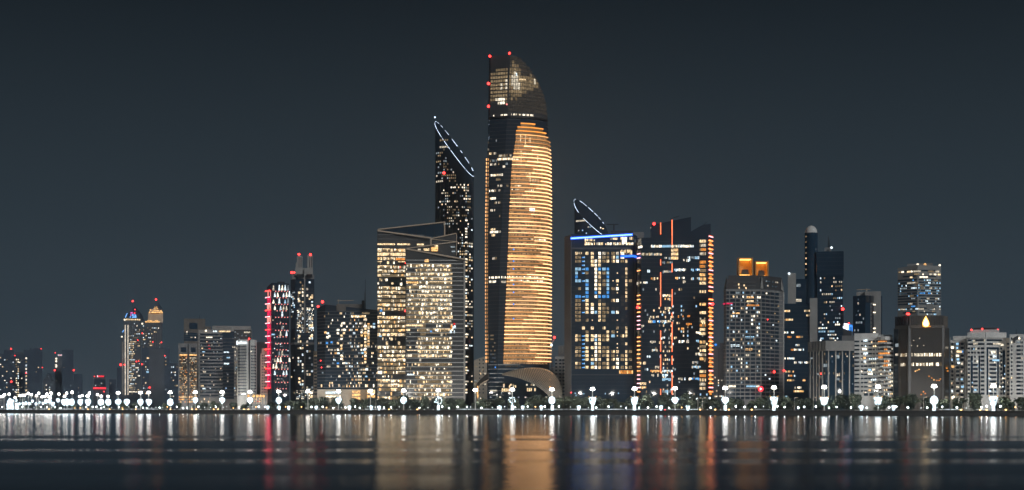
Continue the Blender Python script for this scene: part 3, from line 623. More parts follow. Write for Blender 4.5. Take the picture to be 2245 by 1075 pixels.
# office windows on the dark left side
def wins(p0, p1, y, mats, hh=4.6, dx=2.6, pr=.8):
    px = p0
    while px < p1:
        if rg.random() < pr: b.win(px, px + dx * .66, y, y + hh, rg.choice(mats), .5)
        px += dx
for p0, p1, y, mt, pr in ((1085, 1095, 305, 'mq', .5), (1073, 1078, 333, 'w', 1), (1081, 1087, 333, 'dm', .8), (1093, 1123, 339, 'mdm', .75), (1072, 1090, 349, 'dq', .5), (1091, 1137, 346.5, 'WWw', .97), (1073, 1088, 357, 'Wqm', .9), (1093, 1113, 357, 'qd', .5),
                        (1103, 1107, 363, 'W', 1), (1075, 1101, 381, 'mWw', .85), (1080, 1098, 391, 'md', .7), (1089, 1102, 405, 'mW', .7), (1110, 1115, 405, 'd', 1), (1073, 1101, 415, 'mWd', .6), (1075, 1087, 432, 'wW', .9), (1085, 1101, 442, 'dm', .5), (1076, 1086, 458, 'Wm', .9), (1090, 1096, 472, 'd', .6), (1074, 1086, 500, 'mw', .8),
                        (1075, 1098, 506, 'Wm', .75), (1076, 1084, 513, 'w', .8), (1075, 1091, 564, 'dm', .6), (1073, 1094, 606, 'WmW', .9), (1099, 1113, 606, 'mW', .9), (1073, 1087, 615, 'mW', .7), (1099, 1108, 616, 'm', .9)): wins(p0, p1, y, mt, pr=pr)
for y in rng(732, 795, 8.27): wins(1076, 1088, y + 2, 'en', 3, 4, .5)
for y, mt in ((605.5, 'WmW'), (613.5, 'mqW')): wins(1116, 1192, y, mt, 4.4, 3.2, .75)
for p0, p1, y in ((1153, 1176, 376), (1160, 1180, 391.5), (1129, 1146, 405), (1122, 1137, 413.5), (1159, 1170, 413.5), (1163, 1195, 522)): wins(p0, p1, y, 'mWw', 4.2, 2.4, .8)
b.win(1159, 1171, 455.5, 462, 'W', 1.9); b.win(1161, 1169, 456, 461.5, 'c', 2.1)
m1 = MB(); hoop(m1, 562.5, 1113, 1206, 3.0, 1.8, .5); b.part('light_strip', m1, 'gold_strip', label='broader, brighter golden ring halfway up the tower')
for y in (547, 573, 590, 624, 641, 667, 699): b.beacon(1126, y, .8, 'screen_blue', -1.5, 'blue_lamp')
# crown panes: hand-graded glow for the inside light, faint ambient glow added
for y in rng(128, 248, 8.1):
    for px in rng(lerp(LEFT, y) + 4.5, lerp(CORN, y) - 4, 5.4):
        g = .75 * math.exp(-((y - 188) / 26) ** 2) * (.25 + .75 * min(1, (px - 1070) / 45))
        mt = 'e' if g < .14 else 'd' if g < .5 else rg.choice('dm'); mt = 'grey_glass' if g < .06 else mt
        if 212 < y < 228 and 1083 < px < 1106 and rg.random() < .8: mt = rg.choice('Wm')
        b.win(px, px + 4.2, y - 2.6, y + 2.6, mt, .3, 'crown_pane')
    px = lerp(CORN, y) + 1
    while px < lerp(RGHT, y) - 2.2:
        g = 1.0 * math.exp(-((px - 1126) / 11) ** 2 - ((y - 178) / 30) ** 2) + .5 * math.exp(-((px - 1142) / 14) ** 2 - ((y - 188) / 18) ** 2) + .4 * math.exp(-((px - 1166) / 12) ** 2 - ((y - 176) / 16) ** 2) + .15 + rg.uniform(-.05, .05)
        mt = 'f' if g < .3 else 'e' if g < .55 else 'd' if g < .85 else 'm'
        b.win(px, px + 4.1, y - 3.3, y + 3.3, mt, .3, 'crown_pane'); px += 4.9
for i in range(5): b.win(1138 + 3 * i, 1140 + 3 * i, 172, 175, 'w', .5)
b.win(1131, 1133.5, 160, 166, 'c', .5); b.win(1170, 1173, 168, 183, 'm', .5); wins(1082, 1112, 250.5, 'mWd', 3, 2.6, .5); wins(1118, 1172, 249.5, 'WmWd', 3.6, 2.6, .8)
m1 = MB(); hoop(m1, 256.5, lerp(LEFT, 256) + 1, 1201, 3, .35, .5, 20); b.part('crown_base', m1, 'black_metal')
for px, py, r_, dy in ((1074, 123.5, 1.7, 0), (1117, 117, 1.7, 0), (1071, 183.5, 2.1, 2), (1071, 233.5, 2.0, 2), (1111, 229, .9, -1)): b.beacon(px, py, r_, 'red_lamp' if r_ > 1 else 'pink_lamp', dy)
for px, y0, y1 in ((1150, 296, 318), (1160, 300, 312), (1160, 380, 398), (1140, 296, 312), (1141, 330, 356), (1176, 340, 356)): b.win(px, px + 1.2, y0, y1, 'w', 1.7, 'light_strip')
b.win(1075, 1090, 855, 858, 'm', .6); wins(1099, 1140, 845, 'mwd', 5, 4.2, .5); wins(1096, 1118, 852, 'w', 7, 4, .8); wins(1098, 1190, 842, 'dwm', 4, 5, .35); wins(1155, 1175, 851, 'w', 7, 4, .9); wins(1075, 1200, 870, 'qWmc', 2.5, 5, .3)
b.beacon(1086, 805.5, .7, 'screen_blue', -1, 'blue_lamp'); wins(1108, 1150, 802.5, 'en', 1.6, 2.5, .8)
b.finish()

# ---- the shell canopy round the golden tower's foot
b = Bld('shell_canopy', 'curved lattice shell canopy sweeping round the foot of the golden tower', 'canopy', 'the shell canopy', 1415, front=(1102, 1232), depth=40)
SHORT.pop()
UP = [(1101, 820), (1118, 814.5), (1140, 809), (1165, 806.5), (1190, 808), (1208, 815), (1220, 827), (1229, 843), (1232.5, 862), (1229, 882), (1224, 897)]
LO = [(1101, 822.5), (1118, 825), (1136, 829), (1154, 835), (1170, 842), (1183, 850.5), (1194, 859), (1202, 867), (1208, 876), (1213, 886), (1216, 897)]
def poly(tab, t):
    t = t * (len(tab) - 1); i = min(int(t), len(tab) - 2); f = t - i
    def cr(a, b_, c, d): return .5 * (2 * b_ + (c - a) * f + (2 * a - 5 * b_ + 4 * c - d) * f * f + (3 * b_ - a - 3 * c + d) * f ** 3)
    g = lambda k: tab[max(0, min(len(tab) - 1, k))]
    return cr(g(i - 1)[0], g(i)[0], g(i + 1)[0], g(i + 2)[0]), cr(g(i - 1)[1], g(i)[1], g(i + 1)[1], g(i + 2)[1])
def shell(s, t, off=0):
    a, c = poly(UP, s), poly(LO, s); px, py = a[0] + (c[0] - a[0]) * t, a[1] + (c[1] - a[1]) * t
    Y = 1452 - 36 * math.sin(math.pi * min(1, .12 + s * .55)) * (1 - (1 - t) ** 2 * .9) - 8 * s - off
    return (K(px) * Y, Y, max(GZ - 1, Z(py, Y)))
NS, NT = 46, 12
mb = MB(); mb.v = [shell(i / NS, j / NT) for i in range(NS + 1) for j in range(NT + 1)]
for i in range(NS):
    for j in range(NT): o = i * (NT + 1) + j; mb.f.append((o, o + NT + 1, o + NT + 2, o + 1)); mb.mi.append(0)
o = b.part('shell', mb, 'black_metal'); md = o.modifiers.new('thickness', 'SOLIDIFY'); md.thickness = .5
mb = MB()
for i in range(0, NS + 1, 1):
    for j in range(NT): mb.tube(shell(i / NS, j / NT, .7), shell(min(1, i / NS + .01), (j + 1) / NT, .7), .24, .24, 4)
for j in range(0, NT + 1):
    for i in range(NS): mb.tube(shell(i / NS, j / NT, .7), shell((i + 1) / NS, j / NT, .7), .2, .2, 4)
b.part('lattice', mb, 'shell_metal')
for s, t in [(i / 60, .04) for i in range(14, 34)]:
    if rg.random() < .8: c = shell(s, t, 1.1); m1 = MB(); m1.ball(c, .3, 6, 4); b.part('edge_lamp', m1, 'A')
for s, t, r_, mt in ((.62, .62, .9, 'A'), (.55, .35, .6, 'w'), (.74, .8, .7, 'w'), (.82, .25, .6, 'm'), (.45, .75, .6, 'm'), (.9, .2, .6, 'c'), (.86, .1, .5, 'm'), (.94, .12, .5, 'm'), (.8, .06, .5, 'm')): c = shell(s, t, 1.1); m1 = MB(); m1.ball(c, r_, 7, 5); b.part('spot_lamp', m1, mt)
b.o.location = b.o.location
b = Bld('side_canopy', 'small arched bronze canopy with an amber-lit leg, left of the golden tower foot', 'canopy', 'the small arched canopy', 1430, front=(1040, 1072), depth=16)
SHORT.pop()
pts = [(1071, 817), (1062, 824), (1053, 832), (1045, 842), (1041, 854), (1040, 866)]; pt2 = [(1071, 833), (1063, 837), (1056, 842), (1050, 848), (1046, 857), (1044, 868)]
mb = MB()
for i in range(6):
    for tab, Y in ((pts, 1440), (pt2, 1424)): mb.v.append((K(tab[i][0]) * Y, Y, Z(tab[i][1], Y)))
for i in range(5): mb.f.append((2 * i, 2 * i + 1, 2 * i + 3, 2 * i + 2)); mb.mi.append(0)
o = b.part('shell', mb, 'black_metal'); md = o.modifiers.new('thickness', 'SOLIDIFY'); md.thickness = .6
for i in range(5):
    Y = 1423.5; m1 = MB(); m1.tube((K(pt2[i][0]) * Y, Y, Z(pt2[i][1], Y)), (K(pt2[i + 1][0]) * Y, Y, Z(pt2[i + 1][1], Y)), .4, .4, 5); b.part('edge_beam', m1, 'tan_metal')
Y = 1422; m1 = MB(); m1.tube((K(1047) * Y, Y, Z(846, Y)), (K(1048.5) * Y, Y, GZ), .55, .5, 6); b.part('leg', m1, 'A')  # leg itself glows, standing for amber light falling on it

# ---- small blocks seen past the golden tower
b = Bld('apartment_block', 'small sandy block glimpsed left of the golden tower', 'building', 'the small sandy block', 1750, front=(1035, 1068), depth=20)
b.body([792, 780], 'beige_concrete'); b.grid(1036, 1066, 800, 862, 5, 8, .25, 'dwmq', .5, .4)
for y in rng(788, 860, 8): b.win(1050, 1053, y, y + 3, 'dark_glass'); b.win(1058, 1061, y, y + 3, 'dark_glass')
b.finish()
b = Bld('apartment_block', 'pale block with dark loggias glimpsed right of the golden tower', 'building', 'the pale loggia block', 1650, front=(1206, 1241), depth=20)
b.body([806, 800], 'white_concrete'); b.block('tier', 1217, 1240, 782, 806, 'white_concrete', 1); b.block('tier', 1224, 1240, 758, 783, 'grey_concrete', 3); b.ribs((1226, 1230, 1234, 1238), 760, 775, 1.2, 'pale_rib', -2)
for y in rng(788, 870, 7.6):
    for px in (1208, 1217, 1226, 1233): b.win(px, px + 4.6, y if y > 806 or px > 1216 else 808, (y if y > 806 or px > 1216 else 808) + 3.4, 'dark_glass', .2)
b.grid(1207, 1240, 806, 872, 5, 7.6, .12, 'mwq', .5, .4); b.finish()
t = thing('tower_crane', P(1212, 1630) + (GZ,), 'white tower crane with red beacon just right of the golden tower', 'crane')
def pb(p, Y, py): return (K(p) * Y, Y, Z(py, Y))
base = Vector(t.location)
def tpart(t, name, mb, mat): return link(name, mb.mesh(name, mat, tuple(t.location)), t)
mb = MB(); mb.tube((base.x, base.y, GZ), pb(1209, 1630, 762), 1.1, 1.0, 4); tpart(t, 'mast', mb, 'white_paint')
mb = MB(); mb.tube(pb(1203, 1628, 768), pb(1216, 1628, 742), .8, .4, 4); tpart(t, 'jib', mb, 'white_paint')
mb = MB(); mb.ball(pb(1208.5, 1626, 757), 1.6, 8, 6); tpart(t, 'floodlight', mb, 'sign_white')
mb = MB(); mb.ball(pb(1215.5, 1626, 740), 1.3, 8, 6); tpart(t, 'aviation_light', mb, 'red_lamp')

# ---- hotel with the lit "50"
b = Bld('hotel', 'dark hotel slab with blue roof strip and windows spelling 50', 'hotel', 'the blue-striped hotel', 1420, verts=[(1238, 1432), (1253, 1420), (1389, 1420), (1397, 1426)], depth=36)
b.body([516, 514, 514, 516], 'dark_glass'); b.strip(1238.3, 1252.8, 517, 880, 'grey_concrete', .2, 'side_wall', .5); b.block('rooftop_block', 1375, 1412, 509, 522, 'grey_concrete', 26, 10); b.block('rooftop_block', 1340, 1388, 506, 515, 'dark_stone', 10, 10)
mb = MB(); x, y, _ = b.at(1318); mb.tube((K(1251) * 1418, 1418, Z(523, 1418)), (K(1387) * 1418, 1418, Z(514.5, 1418)), 1.15, 1.15, 6); b.part('roof_light_strip', mb, 'blue_strip'); mb = MB(); mb.tube((K(1252) * 1416.6, 1416.6, Z(523, 1416.6)), (K(1386) * 1416.6, 1416.6, Z(514.6, 1416.6)), .4, .4, 6); b.part('light_strip', mb, 'blue_core')
mb = MB(); mb.tube((K(1361) * 1418, 1418, Z(562.5, 1418)), (K(1388) * 1418, 1418, Z(561.5, 1418)), .95, .95, 6); mb.tube((K(1388) * 1418, 1418, Z(561.5, 1418)), (K(1397) * 1424, 1424, Z(564, 1424)), .95, .95, 6); b.part('light_strip', mb, 'blue_strip')
b.ribs((1392,), 525, 880, 5.5, 'slab_grey', .6); b.strip(1253, 1390, 543, 547, 'slab_dim', .4, 'floor_band', .6)
for p0, p1, y, h_, dx, mts in ((1281, 1304, 524, 5, 3, 'wmd'), (1338, 1388, 520, 6, 3.2, 'mqwd'), (1283, 1304, 532, 5.5, 2.4, 'wwW'), (1308, 1340, 532, 5.5, 2.4, 'mWw'), (1344, 1388, 532, 5.5, 2.4, 'wmW'), (1360, 1386, 548, 6.5, 2.4, 'wwd'), (1260, 1276, 553, 4, 2, 'dmw')):
    px = p0
    while px < p1:
        if rg.random() < .8: b.win(px, px + dx * .75, y + rg.choice((0, 0, 1.5)), y + h_, rg.choice(mts), .25)
        px += dx
b.win(1363.5, 1374, 520, 535, 'W', .35); b.win(1282, 1285, 524, 538, 'w', .35)
GC = [(1263.7, 5), (1270.7, 5), (1279, 6), (1287, 6.4), (1298.5, 6), (1306.2, 5), (1314.5, 5.2), (1324, 7), (1332.6, 5.2), (1344, 7.5), (1353.5, 5.5), (1364.5, 7.5), (1373, 4), (1382, 7)]
GR = ['wd.ww WmddmWdww', 'dds w WddwlW...', 'dds.wWwdwwWdw..', '..s.wWw.......', 'llsb.Wblb...w.', 'l.sd.Wwdl.o.w.', 'b....Ww.b...d.', 'llsl.Wddlow.wd', '...b.Wwdl.o.w.', '.d.l.Ww.ldW.d.', '...b.bw.b.o.w.', 'bbsb.Wbbb...w.',
      'ddsw..d..wW d d', 'dd.ww.wd......', 'dd.wW.wdd...d.', 'ddswWlwddlW...', 'dd....wd......', 'dd.do.wd..o...', '..............', '..w.w..w..d.w.', '...d....wdo.w.', 'wdswwWwdwloww.', 'wdswwlwdw.....', '..s..Ww...o.w.', 'ddswwWwdd.o...', 'wdsw.Wwdwww.wd', 'ddswoWddwdodw.', '..swwWw.wwWdwd', 'wds.ldddw.W.w.', 'ddswwWwdwwWdwd']
for k, row in enumerate(GR):
    y = 555.6 + 8.62 * k; row = row.replace(' ', '.') if len(row) > 14 else row.replace(' ', '')
    for (cx_, w), ch in zip(GC, row):
        if ch == '.': 
            if rg.random() < .35: b.win(cx_ - w / 2, cx_ + w / 2, y - 3, y + 3.2, 'grey_glass', .12)
            continue
        if ch == 's': b.win(cx_ - 3.2, cx_ + 1, y - .6, y + 1.9, 'b', .3); b.win(cx_ + 1, cx_ + 3, y - 1.2, y + 2, 'l', .3); continue
        if ch == 'o': b.win(cx_ - 1.2, cx_ + 1.2, y - 1, y + 1.4, 'w', .3); continue
        for s_ in (-1, 1): b.win(cx_ + (-w / 2 if s_ < 0 else .25), cx_ + (-.25 if s_ < 0 else w / 2), y - 3, y + 3.2, ch if s_ > 0 or ch not in 'w' or w < 6.5 else 'd', .25)
for i in range(9): b.win(1357.5 + 3.4 * i, 1360.3 + 3.4 * i, 812.5, 819.5, rg.choice('oAo'), .35)
b.strip(1253, 1388, 821, 823, 'slab_dim', .5, 'floor_band', .8); b.bands(1253, 1388, rng(829, 872, 8.6), .5, 'slab_dim', .3); b.bands(1253, 1262, rng(560, 815, 8.62), .6, 'slab_dim', .2)
for px, py in ((1260, 861), (1262, 866), (1326, 862), (1355, 861), (1279, 862)): b.win(px, px + 1.8, py, py + 3, 'l', .5)
b.beacon(1252, 861, .8)
slash(b, 1330, 492.5, 1356, 492, .4, 'black_metal', 'cleaning_crane', 12); slash(b, 1346, 492, 1346, 508, .6, 'black_metal', 'cleaning_crane', 12)
b.finish(keep=100)

# ---- residential tower with amber light bars and neon lines
b = Bld('apartment_tower', 'dark residential tower with red neon lines and amber bars up both edges', 'tower', 'the neon-lined tower', 1400, verts=[(1396, 1412), (1406, 1402), (1552, 1400), (1562, 1410)], depth=40)
b.body([524, 521, 521, 517], 'dark_glass')
def cap(p0, y0, p1, y1, yb, dy, name='roof_screen', mid=None):
    Y = 1402 + dy; pts = [(K(p0) * Y, Y, Z(yb, Y)), (K(p1) * Y, Y, Z(yb, Y)), (K(p1) * Y, Y, Z(y1, Y))] + ([(K(mid[0]) * Y, Y, Z(mid[1], Y))] if mid else []) + [(K(p0) * Y, Y, Z(y0, Y))]
    mb = MB(); mb.plate(pts, 10); b.part(name, mb, 'dark_glass')
cap(1428, 493.5, 1515, 476, 522, .3); cap(1516, 507, 1558, 491, 522, 2, mid=(1540, 493.5))
slash(b, 1468, 481, 1489, 474, .3, 'black_metal', 'cleaning_crane', 3); slash(b, 1543, 493, 1549, 487, .3, 'black_metal', 'cleaning_crane', 4)
b.bands(1398, 1560, rng(530, 872, 9.2), .55, 'slab_dim', .35); b.ribs((1415, 1513), 530, 878, .5, 'blue_glass', .5)
for px, segs in ((1448.3, ((488, 514), (569, 582), (597, 672), (725, 771), (778, 806), (807, 818), (853, 866))), (1473.4, ((482, 542), (578, 597), (634, 672), (686, 697), (706, 772), (780, 800), (816, 866)))):
    for ya, yb in segs: b.strip(px - .95, px + .95, ya, yb, 'neon', .6, 'neon_line', .35); b.strip(px - .25, px + .25, ya + 1, yb - 1, 'neon_core', .9, 'neon_line', .35)
for k, y in enumerate(rng(518, 862, 9.22)):
    if 13.5 < k < 15: continue
    b.strip(1552.5, 1561.5, y - .9, y + 1.1, 'amber_bar' if k % 4 else 'pink_bar', .8, 'amber_bar'); b.strip(1553, 1561.3, y - 2.2, y - .9, 'neon', .7, 'amber_bar')
    if b.rnd.random() < .6: b.win(1555, 1559.5, y + 2.5, y + 7, 'o', .3)
for y in [555.5, 564.7, 592.4] + rng(647, 866, 9.22):
    if 728 < y < 734: continue
    b.strip(1398.5, 1405, y - 1, y + 1, 'amber_bar' if int(y) % 3 else 'pink_bar', .8, 'amber_bar')
b.win(1400, 1408, 538.5, 543, 'W', .3)
for i in range(44):
    px = 1427.5 + 2.12 * i; b.win(px, px + 1.6, 537 + rg.choice((0, .8)), 542.5, 'l' if 1449 < px < 1471 else rg.choice('WWcm'), .35)
for i in range(20): b.win(1405 + 2.3 * i, 1406.7 + 2.3 * i, 554 + rg.uniform(0, 2), 560, rg.choice('mdwqm'), .3)
for y in (545.5, 554, 563): wins_ = [b.win(1471.5 + 2.6 * i, 1473.6 + 2.6 * i, y, y + 6, rg.choice('wwA'), .4) for i in range(6)]
for p0, p1, y, mts in ((1456, 1471, 564, 'mq'), (1452, 1472, 574, 'dq'), (1453, 1471, 594, 'mqm'), (1427, 1444, 609, 'odw'), (1397, 1419, 618, 'mWc'), (1419, 1425, 592, 'c'), (1477, 1485, 608, 'A'), (1488, 1504, 608, 'cmW'), (1488, 1504, 589.5, 'cmW'), (1478, 1495, 590, 'lcm'), (1497, 1502, 616, 'm'), (1453, 1470, 646, 'mWw'), (1457, 1468, 654, 'Am'), (1444, 1470, 674, 'wmW'), (1444, 1460, 682, 'wcm'),
                    (1507, 1533, 563, 'mqcl'), (1498, 1512, 569, 'mcW'), (1515, 1533, 590, 'bbcl'), (1515, 1533, 609, 'blcm'), (1486, 1498, 692, 'oA'), (1507, 1512, 692, 'o'), (1504, 1514, 709, 'o'), (1487, 1502, 719, 'oA'), (1425, 1442, 693, 'mdw'), (1418, 1470, 703, 'blcmw'), (1406, 1414, 713, 'm'), (1452, 1468, 739, 'qmc'), (1471, 1486, 739, 'wA'), (1488, 1514, 747, 'cWm'), (1425, 1435, 748, 'm'), (1426, 1442, 766, 'cm'), (1526, 1534, 746, 'l'), (1526, 1534, 728, 'cW'),
                    (1436, 1444, 803, 'mc'), (1426, 1446, 812, 'oAA'), (1428, 1444, 821, 'mc'), (1452, 1472, 812, 'cm'), (1452, 1474, 821, 'cql'), (1452, 1470, 830, 'lm'), (1487, 1514, 829, 'mWc'), (1517, 1532, 829, 'bl'), (1510, 1534, 803, 'mcl'), (1518, 1534, 793, 'mq'), (1525, 1534, 774, 'mW'), (1452, 1472, 856, 'lq'), (1400, 1416, 794, 'wA'), (1404, 1417, 839, 'w'), (1404, 1417, 848, 'wA'), (1406, 1416, 857, 'dw')):
    px = p0
    while px < p1:
        if rg.random() < .8: b.win(px, px + 2.6, y - .5, y + rg.choice((3.5, 5.2)), rg.choice(mts), .3)
        px += 3.3
for y in rng(529, 870, 9.22):
    if b.rnd.random() < .62:
        mt = b.rnd.choice('wwwAmod')
        for i in range(5): b.win(1534 + 2.8 * i, 1536.3 + 2.8 * i, y - 3, y + 3, mt if b.rnd.random() < .8 else 'd', .3)
b.grid(1408, 1552, 630, 870, 4.6, 9.22, .07, 'mqdclw', .6, .5); b.grid(1444, 1478, 672, 868, 4, 9.22, .3, 'wmcd', .6, .5)
for i in range(9): b.win(1446 + 2.7 * i, 1448.2 + 2.7 * i, 874.8, 877.2, 'c', 1.2, 'sign_letter')
for i in range(4): b.win(1487 + 3 * i, 1489.3 + 3 * i, 874.5, 877, 'l', 1.2, 'sign_letter')
for px, py, r_, mt in ((1527, 874, 1.1, 'sign_white'), (1544, 875, 1.2, 'screen_blue'), (1540, 875.5, .8, 'l'), (1556, 873, 1.0, 'sign_white'), (1513, 872, .8, 'sign_white')): b.beacon(px, py, r_, mt, -12, 'floodlight')
b.beacon(1434, 491, 2.0, dy=-.5); b.beacon(1398, 674, 2.1, dy=-4); b.beacon(1562, 667, 2.1, dy=-4); b.finish()

# ---- concrete residential tower with amber crown boxes
b = far('office_block', 'plain grey block with chamfered top between the neon-lined and amber-box towers', 'the plain grey block', 1564, 1592, 762, 1560, 'grey_concrete', 0)
b.block('rooftop_block', 1578, 1592, 752, 763, 'grey_concrete', 1); b.win(1575.5, 1576.3, 765, 870, 'black_metal', .1); b.grid(1566, 1588, 825, 872, 4, 6, .35, 'Wmcw', .6, .5); b.beacon(1569, 756, 1.2, 'screen_blue', -2, 'sign'); b.finish()
b = Bld('apartment_tower', 'grey concrete apartment tower topped by two glowing amber box frames', 'tower', 'the amber-box tower', 1330, verts=[(1587, 1336), (1592, 1330), (1668, 1330), (1718, 1356)], depth=32)
b.body(634, 'grey_concrete')
x0, y0 = b.pts[1]; x1, y1 = b.pts[2]; x2, y2 = b.pts[3]; bk = b.back
lo = [b.pts[1], b.pts[2], b.pts[3], bk[0], bk[1]]; cxm = sum(p[0] for p in lo) / 5; cym = sum(p[1] for p in lo) / 5
mb = MB(); mb.loft([[(x, y, b.z(634)) for x, y in lo], [(cxm + (x - cxm) * .985, cym + (y - cym) * .985, b.z(618)) for x, y in lo], [(cxm + (x - cxm) * .92, cym + (y - cym) * .92, b.z(603.5)) for x, y in lo]]); b.part('roof', mb, 'dark_stone')
for pa, pb_, pc in (((1587.5, 634), (1595.5, 634), (1592.5, 605)), ((1667, 633), (1674, 633), (1670.5, 604)), ((1712, 634), (1719, 640), (1713, 612))):
    Y = b.at(pa[0])[1] - .8; mb = MB(); mb.plate([(K(p) * Y, Y, Z(q, Y)) for p, q in (pa, pb_, pc)], 1.2); b.part('fin', mb, 'concrete')
def lightbox(p0, p1, y0, y1, Y, dep):
    za, zb = Z(y1, Y), Z(y0, Y); xa, xb = K(p0) * Y, K(p1) * Y; t = 1.0; root = None
    for nm, c, sz, mt in (('frame', ((xa + xb) / 2, Y + dep, (za + zb) / 2), (xb - xa, .6, zb - za), 'orange_wall'), ('frame', (xa, Y + dep / 2, (za + zb) / 2), (t, dep - .7, zb - za), 'orange_wall'), ('frame', (xb, Y + dep / 2, (za + zb) / 2), (t, dep - .7, zb - za), 'orange_wall'), ('frame', ((xa + xb) / 2, Y + dep / 2, zb + .5), (xb - xa + t, dep, .8), 'orange_wall')):
        mb = MB(); mb.box(c, sz); b.part(nm, mb, mt)
    for c, sz in ((((xa + xb) / 2, Y + dep / 2 + .5, zb - .3), (xb - xa - 2.2, dep - 2.5, .5)), (((xa + xb) / 2, Y + dep / 2, za + .4), (xb - xa - 4, dep - 4, .6)), (((xa + xb) / 2, Y + dep - .6, za + 1.0), (xb - xa - 3, .4, 1.0))):
        mb = MB(); mb.box(c, sz); b.part('lamp', mb, 'box_light')
    mb = MB(); mb.box(((xa + xb) / 2, Y + dep * .45, za + 3.2), (xb - xa - 5, 3, 4.5), 0, 0, .75); b.part('roof_plant', mb, 'dark_stone')
lightbox(1620.5, 1650, 567.5, 604, 1334, 11); lightbox(1657, 1684, 575, 606, 1346, 10)
rows = rng(638, 876, 8.55)
b.bands(1587, 1718.5, rows, 1.7, 'concrete', .55)
b.ribs((1599, 1612.5, 1623, 1632.5, 1644.5, 1656.5, 1668), 636, 878, 1.3, 'concrete', .45); b.ribs((1678, 1688, 1698, 1708), 640, 878, .9, 'grey_concrete', .3); b.ribs((1717.5,), 636, 885, 1.6, 'white_concrete', .6)
for y in rows:
    for p0, p1 in ((1593, 1598), (1601, 1611.5), (1613.5, 1622), (1624, 1631.5), (1634, 1643.5), (1646, 1655.5), (1658, 1667), (1670, 1677), (1679, 1687), (1689, 1697), (1699, 1707)): b.win(p0, p1, y + 1.3, y + 6.6, 'dark_glass', .08)
def jd(u, v): return (.42 if v < .28 else .24 if v < .75 else .1) * (1 if u > .1 else .4)
for j, y in enumerate(rows[:-3]):
    for p0, w in ((1594, 4), (1602, 4), (1606.5, 4), (1614, 3.6), (1618, 3.6), (1624.5, 3), (1628, 3), (1635, 4), (1639, 4), (1647, 4), (1651.5, 3.6), (1659, 3.5), (1663, 3.5)):
        if b.rnd.random() < jd((p0 - 1590) / 80, j / 28): b.win(p0, p0 + w - .5, y + 2, y + 6.2, b.rnd.choice('mWcqdmwlq'), .25)
    if b.rnd.random() < .4: p = b.rnd.uniform(1671, 1710); b.win(p, p + 3, y + 3, y + 6, b.rnd.choice('mqdcW'), .25)
for p0, p1, y, mt in ((1637, 1656, 649, 'A'), (1637, 1656, 658, 'w'), (1637, 1667, 667, 'o'), (1606, 1623, 684.5, 'A'), (1602, 1622, 754.5, 'c'), (1634, 1656, 736.5, 'l'), (1634, 1650, 763, 'A'), (1660, 1669, 649, 'W')):
    for i in range(int((p1 - p0) / 4)): b.win(p0 + 4 * i, p0 + 4 * i + 3.2, y + 1, y + 5.4, mt, .3)
b.win(1587.5, 1606, 664.5, 667.5, 'red_panel', .9, 'sign')
for i in range(6): b.win(1596.5 + 2.7 * i, 1598.7 + 2.7 * i, 845.5, 849, 'W', .9, 'sign_letter')
for i in range(9): b.win(1636 + 3.2 * i, 1638.7 + 3.2 * i, 845.5, 849, 'l' if i < 7 else 'W', .9, 'sign_letter')
for p, y in ((1618, 622), (1619, 629), (1630, 624), (1634, 630)): b.win(p, p + 2.6, y, y + 4, 'w', .6)
b.bands(1608, 1656, (619, 627), .9, 'slab_grey', .5); b.grid(1678, 1706, 611, 630, 3.4, 9, .5, 'nqmn', .5, .3)
m1 = MB(); Y = 1322; m1.tube((K(1668) * Y, Y, Z(853, Y)), (K(1668) * Y, Y + .5, Z(853, Y)), 2.5, 2.5, 20); sg = b.part('sign', m1, 'sign_red')
m1 = MB(); m1.plate([(K(1666) * Y, Y - .35, Z(856.3, Y)), (K(1671) * Y, Y - .35, Z(853, Y)), (K(1666) * Y, Y - .35, Z(849.7, Y))], .3); m1 = m1.mesh('emblem', 'sign_white', b.base); link('emblem', m1, sg)
b.beacon(1683, 701, .7); b.beacon(1697.5, 815.5, 1.5, dy=-3); b.beacon(1719, 813, 1.3, dy=-3); b.finish()

# ---- dark cluster with the domed cylinder
b = Bld('office_tower', 'dark glass office with white-lit window rows, beneath the domed cylinder', 'building', 'the dark glass office', 1370, front=(1717, 1780), depth=30)
b.body(666, 'blue_glass'); b.block('pale_core', 1727.5, 1745, 599, 668, 'concrete', 4, 10); b.block('rear_tier', 1744, 1768, 612, 668, 'blue_glass', 5, 16); b.beacon(1730, 600, 1.1, 'sign_white', 3, 'floodlight'); b.block('pale_shaft', 1775.5, 1792, 654, 750, 'concrete', -3, 8)
b.bands(1718, 1776, rng(673, 876, 9.0), .45, 'slab_dim', .3); b.win(1746, 1755, 622, 628, 'q', -4.7); b.win(1742, 1757, 655, 661, 'm', -4.7)
for p0, p1, y, mts in ((1720, 1732, 680, 'wA'), (1757, 1775, 680, 'wd'), (1720, 1738, 699, 'wAd'), (1768, 1776, 690, 'dw'), (1719, 1740, 727, 'cWm'), (1720, 1735, 737, 'odw'), (1742, 1760, 737, 'dAo'), (1741, 1752, 755, 'mc'), (1738, 1766, 765, 'cmWc'), (1734, 1738, 765, 'o'), (1720, 1740, 784, 'Wcm'), (1741, 1772, 793, 'mcWm'), (1722, 1740, 813, 'wdA'), (1728, 1742, 822, 'cmo'), (1726, 1742, 832, 'dAd'), (1760, 1766, 832, 'A'), (1742, 1758, 848, 'mW'), (1740, 1760, 856, 'Aw')):
    px = p0
    while px < p1:
        if rg.random() < .82: b.win(px, px + 2.4, y, y + 4, rg.choice(mts), .25)
        px += 3.2
b.win(1722, 1726, 868, 880, 'l', .4); b.finish()
b = Bld('domed_tower', 'slender dark cylinder tower under a pale dome', 'tower', 'the domed cylinder', 1440, front=(1764, 1792.5), depth=14)
Y = 1440; c = P(1778.3, Y); rad = 14.2 / F * Y
